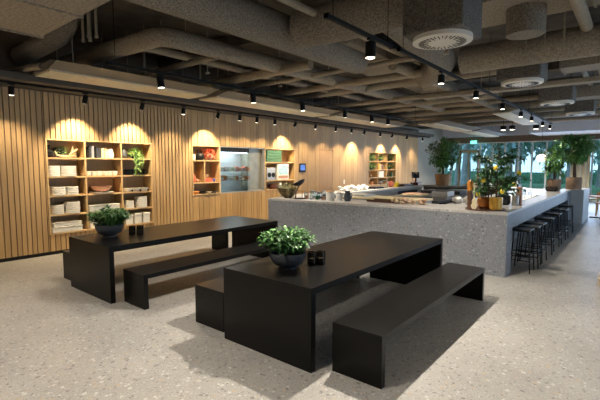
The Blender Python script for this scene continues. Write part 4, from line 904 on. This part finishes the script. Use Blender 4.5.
# ================================================================ STOOLS
def make_stool():
    t = thing('bar_stool', '', 'stool', (0, 0, 0))
    B().box(-.17, .17, -.17, .17, .70, .725).box(-.15, .15, -.15, .15, .68, .70).obj('seat', 'blackm', t, bevel=.01)
    for sx in (-1, 1):
        for sy in (-1, 1): B().tube([(sx*.14, sy*.14, .69), (sx*.185, sy*.185, 0)], .011, 8).obj('leg', 'blackm', t, smooth=True)
    for z, r in ((.30, .167), (.20, .173)):
        b = B(); c = [(-r, -r, z), (r, -r, z), (r, r, z), (-r, r, z)]
        for i in range(4): b.tube([c[i], c[(i+1) % 4]], .008, 6)
        b.obj('foot_rail', 'blackm', t)
    return t
ord_ = ['nearest black bar stool under the counter overhang', 'second black bar stool from the counter corner', 'third black bar stool from the counter corner', 'fourth black bar stool, in the middle of the row', 'fifth black bar stool from the counter corner', 'sixth black bar stool, next to last of the row', 'last black bar stool, beside the far counter leg']
s0 = make_stool()
for k, (xx, yy) in enumerate([(-1.47, 7.76), (-1.43, 8.2), (-1.43, 8.72), (-1.42, 9.65), (-1.42, 10.7), (-1.42, 11.8), (-1.42, 13.0)]):
    if k == 0: s0.location = (xx, yy, 0); s0['label'] = ord_[0]; s0['group'] = 'bar stools along the counter'
    else: dup(s0, (xx, yy, 0), [0, .06, -.05, .04, 0, -.04, .05][k], ord_[k])

# ================================================================ SEATING BY THE WINDOWS
def make_chair(lab, loc, rz, m='lightwood'):
    t = thing('dining_chair', lab, 'chair', loc, rz)
    B().box(-.22, .22, -.21, .21, .43, .47).obj('seat', m, t, bevel=.01)
    B().box(-.21, .21, .19, .22, .60, .85).obj('backrest', m, t, bevel=.01)
    for sx in (-.19, .19):
        B().tube([(sx, -.18, .43), (sx, -.19, 0)], .016, 8).obj('leg', m, t)
        B().tube([(sx, .20, .84), (sx, .20, .4), (sx, .22, 0)], .016, 8).obj('leg', m, t)
    return t
def make_cafe(lab, loc):
    t = thing('cafe_table', lab, 'table', loc)
    B().box(-.40, .40, -.40, .40, .72, .75).obj('tabletop', 'pink', t, bevel=.004)
    B().tube([(0, 0, .03), (0, 0, .72)], .035, 10).obj('column', 'blackm', t)
    B().box(-.33, .33, -.04, .04, 0, .03).box(-.04, .04, -.33, .33, 0, .03).obj('base', 'blackm', t)
spots = [(-.85, 17.2, 'beyond the low wall block'), (-2.6, 18.6, 'left of the ficus planter'), (-4.4, 19.2, 'behind the citrus tree'), (-.6, 20.2, 'close to the windows at the right border'), (-6.3, 19.6, 'before the glass door')]
for k, (xx, yy, w_) in enumerate(spots):
    make_cafe('square cafe table on one column, ' + w_, (xx, yy, 0))
    make_chair('light wooden chair left of the cafe table ' + w_, (xx-.72, yy, 0), PI/2)
    make_chair('light wooden chair right of the cafe table ' + w_, (xx+.72, yy, 0), -PI/2)
    make_chair('light wooden chair behind the cafe table ' + w_, (xx, yy+.72, 0), 0)
# curtains
for k, (xa, xb, lab) in enumerate([(-2.55, -1.75, 'cream gathered curtain left of the ficus trunk'), (-1.2, .2, 'cream gathered curtain at the right border of the windows')]):
    b = B(); n = int((xb-xa)/.035); vs = []; fs = []
    for i in range(n+1):
        xx = i*(xb-xa)/n; d = .05*math.sin(i*1.05)
        vs += [(xx, d, 0), (xx, d, 2.95), (xx, d+.012, 2.95), (xx, d+.012, 0)]
    for i in range(n):
        for q in range(4): fs.append((i*4+q, (i+1)*4+q, (i+1)*4+(q+1) % 4, i*4+(q+1) % 4))
    b.add(vs, fs); one(b, 'curtain', 'curtain', lab, 'curtain', (xa, YF-.3, .03), smooth=True)

# ================================================================ OUTSIDE
struct(B().box(-40, 60, YF+.2, 110, -.35, -.02).obj('lawn', 'grass'))
for k, (xa, xb, yy, h) in enumerate([(-30, -9, 44, 1.3), (-9, 6, 46, 1.2), (6, 30, 45, 1.3)]):
    b = B().box(0, xb-xa, 0, 1.2, 0, h*.9); b.foliage(((xb-xa)/2, .6, h*.55), ((xb-xa)/2, .8, h*.55), 1800, .35, .25, random.Random(50+k), .0)
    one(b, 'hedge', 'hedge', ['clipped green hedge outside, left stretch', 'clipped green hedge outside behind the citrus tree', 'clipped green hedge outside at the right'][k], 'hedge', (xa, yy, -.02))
g = random.Random(60)
tp = [(-13.5, 30), (-11.0, 33), (-9.3, 29), (-7.6, 35), (-6.2, 30.5), (-4.6, 34), (-3.1, 29.5), (-1.6, 36), (.4, 31), (-16, 38), (-12.5, 41), (-10, 39), (-5.4, 41), (-2.4, 42), (2.6, 38), (-8.4, 42), (-18, 45), (5, 42)]
pro = []
for k in range(3):
    t = thing('tree', '', 'tree', (0, 0, -60 if False else 0), 0)
    ht = 9; b = B().tube([(0, 0, 0), (.1*k, .05, 2.5), (.0, .1, 5.5), (.1, 0, 8)], [.22, .18, .14, .06], 8)
    for j in range(7):
        a = g.uniform(0, 6.28); z = g.uniform(2.6, 6.5); b.tube([(0, 0, z), (math.cos(a)*1.4, math.sin(a)*1.4, z+1.0)], [.07, .03], 6)
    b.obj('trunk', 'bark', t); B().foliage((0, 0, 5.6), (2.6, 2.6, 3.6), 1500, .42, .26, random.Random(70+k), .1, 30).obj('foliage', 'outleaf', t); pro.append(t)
for i, (xx, yy) in enumerate(tp):
    lab = 'tall garden tree with pale trunk standing outside the glass facade'
    if i < 3: pro[i].location = (xx, yy, -.02); pro[i]['label'] = lab; pro[i]['group'] = 'garden trees beyond the facade'
    else: dup(pro[i % 3], (xx, yy, -.02), g.uniform(0, 6.28), lab, 'garden trees beyond the facade')
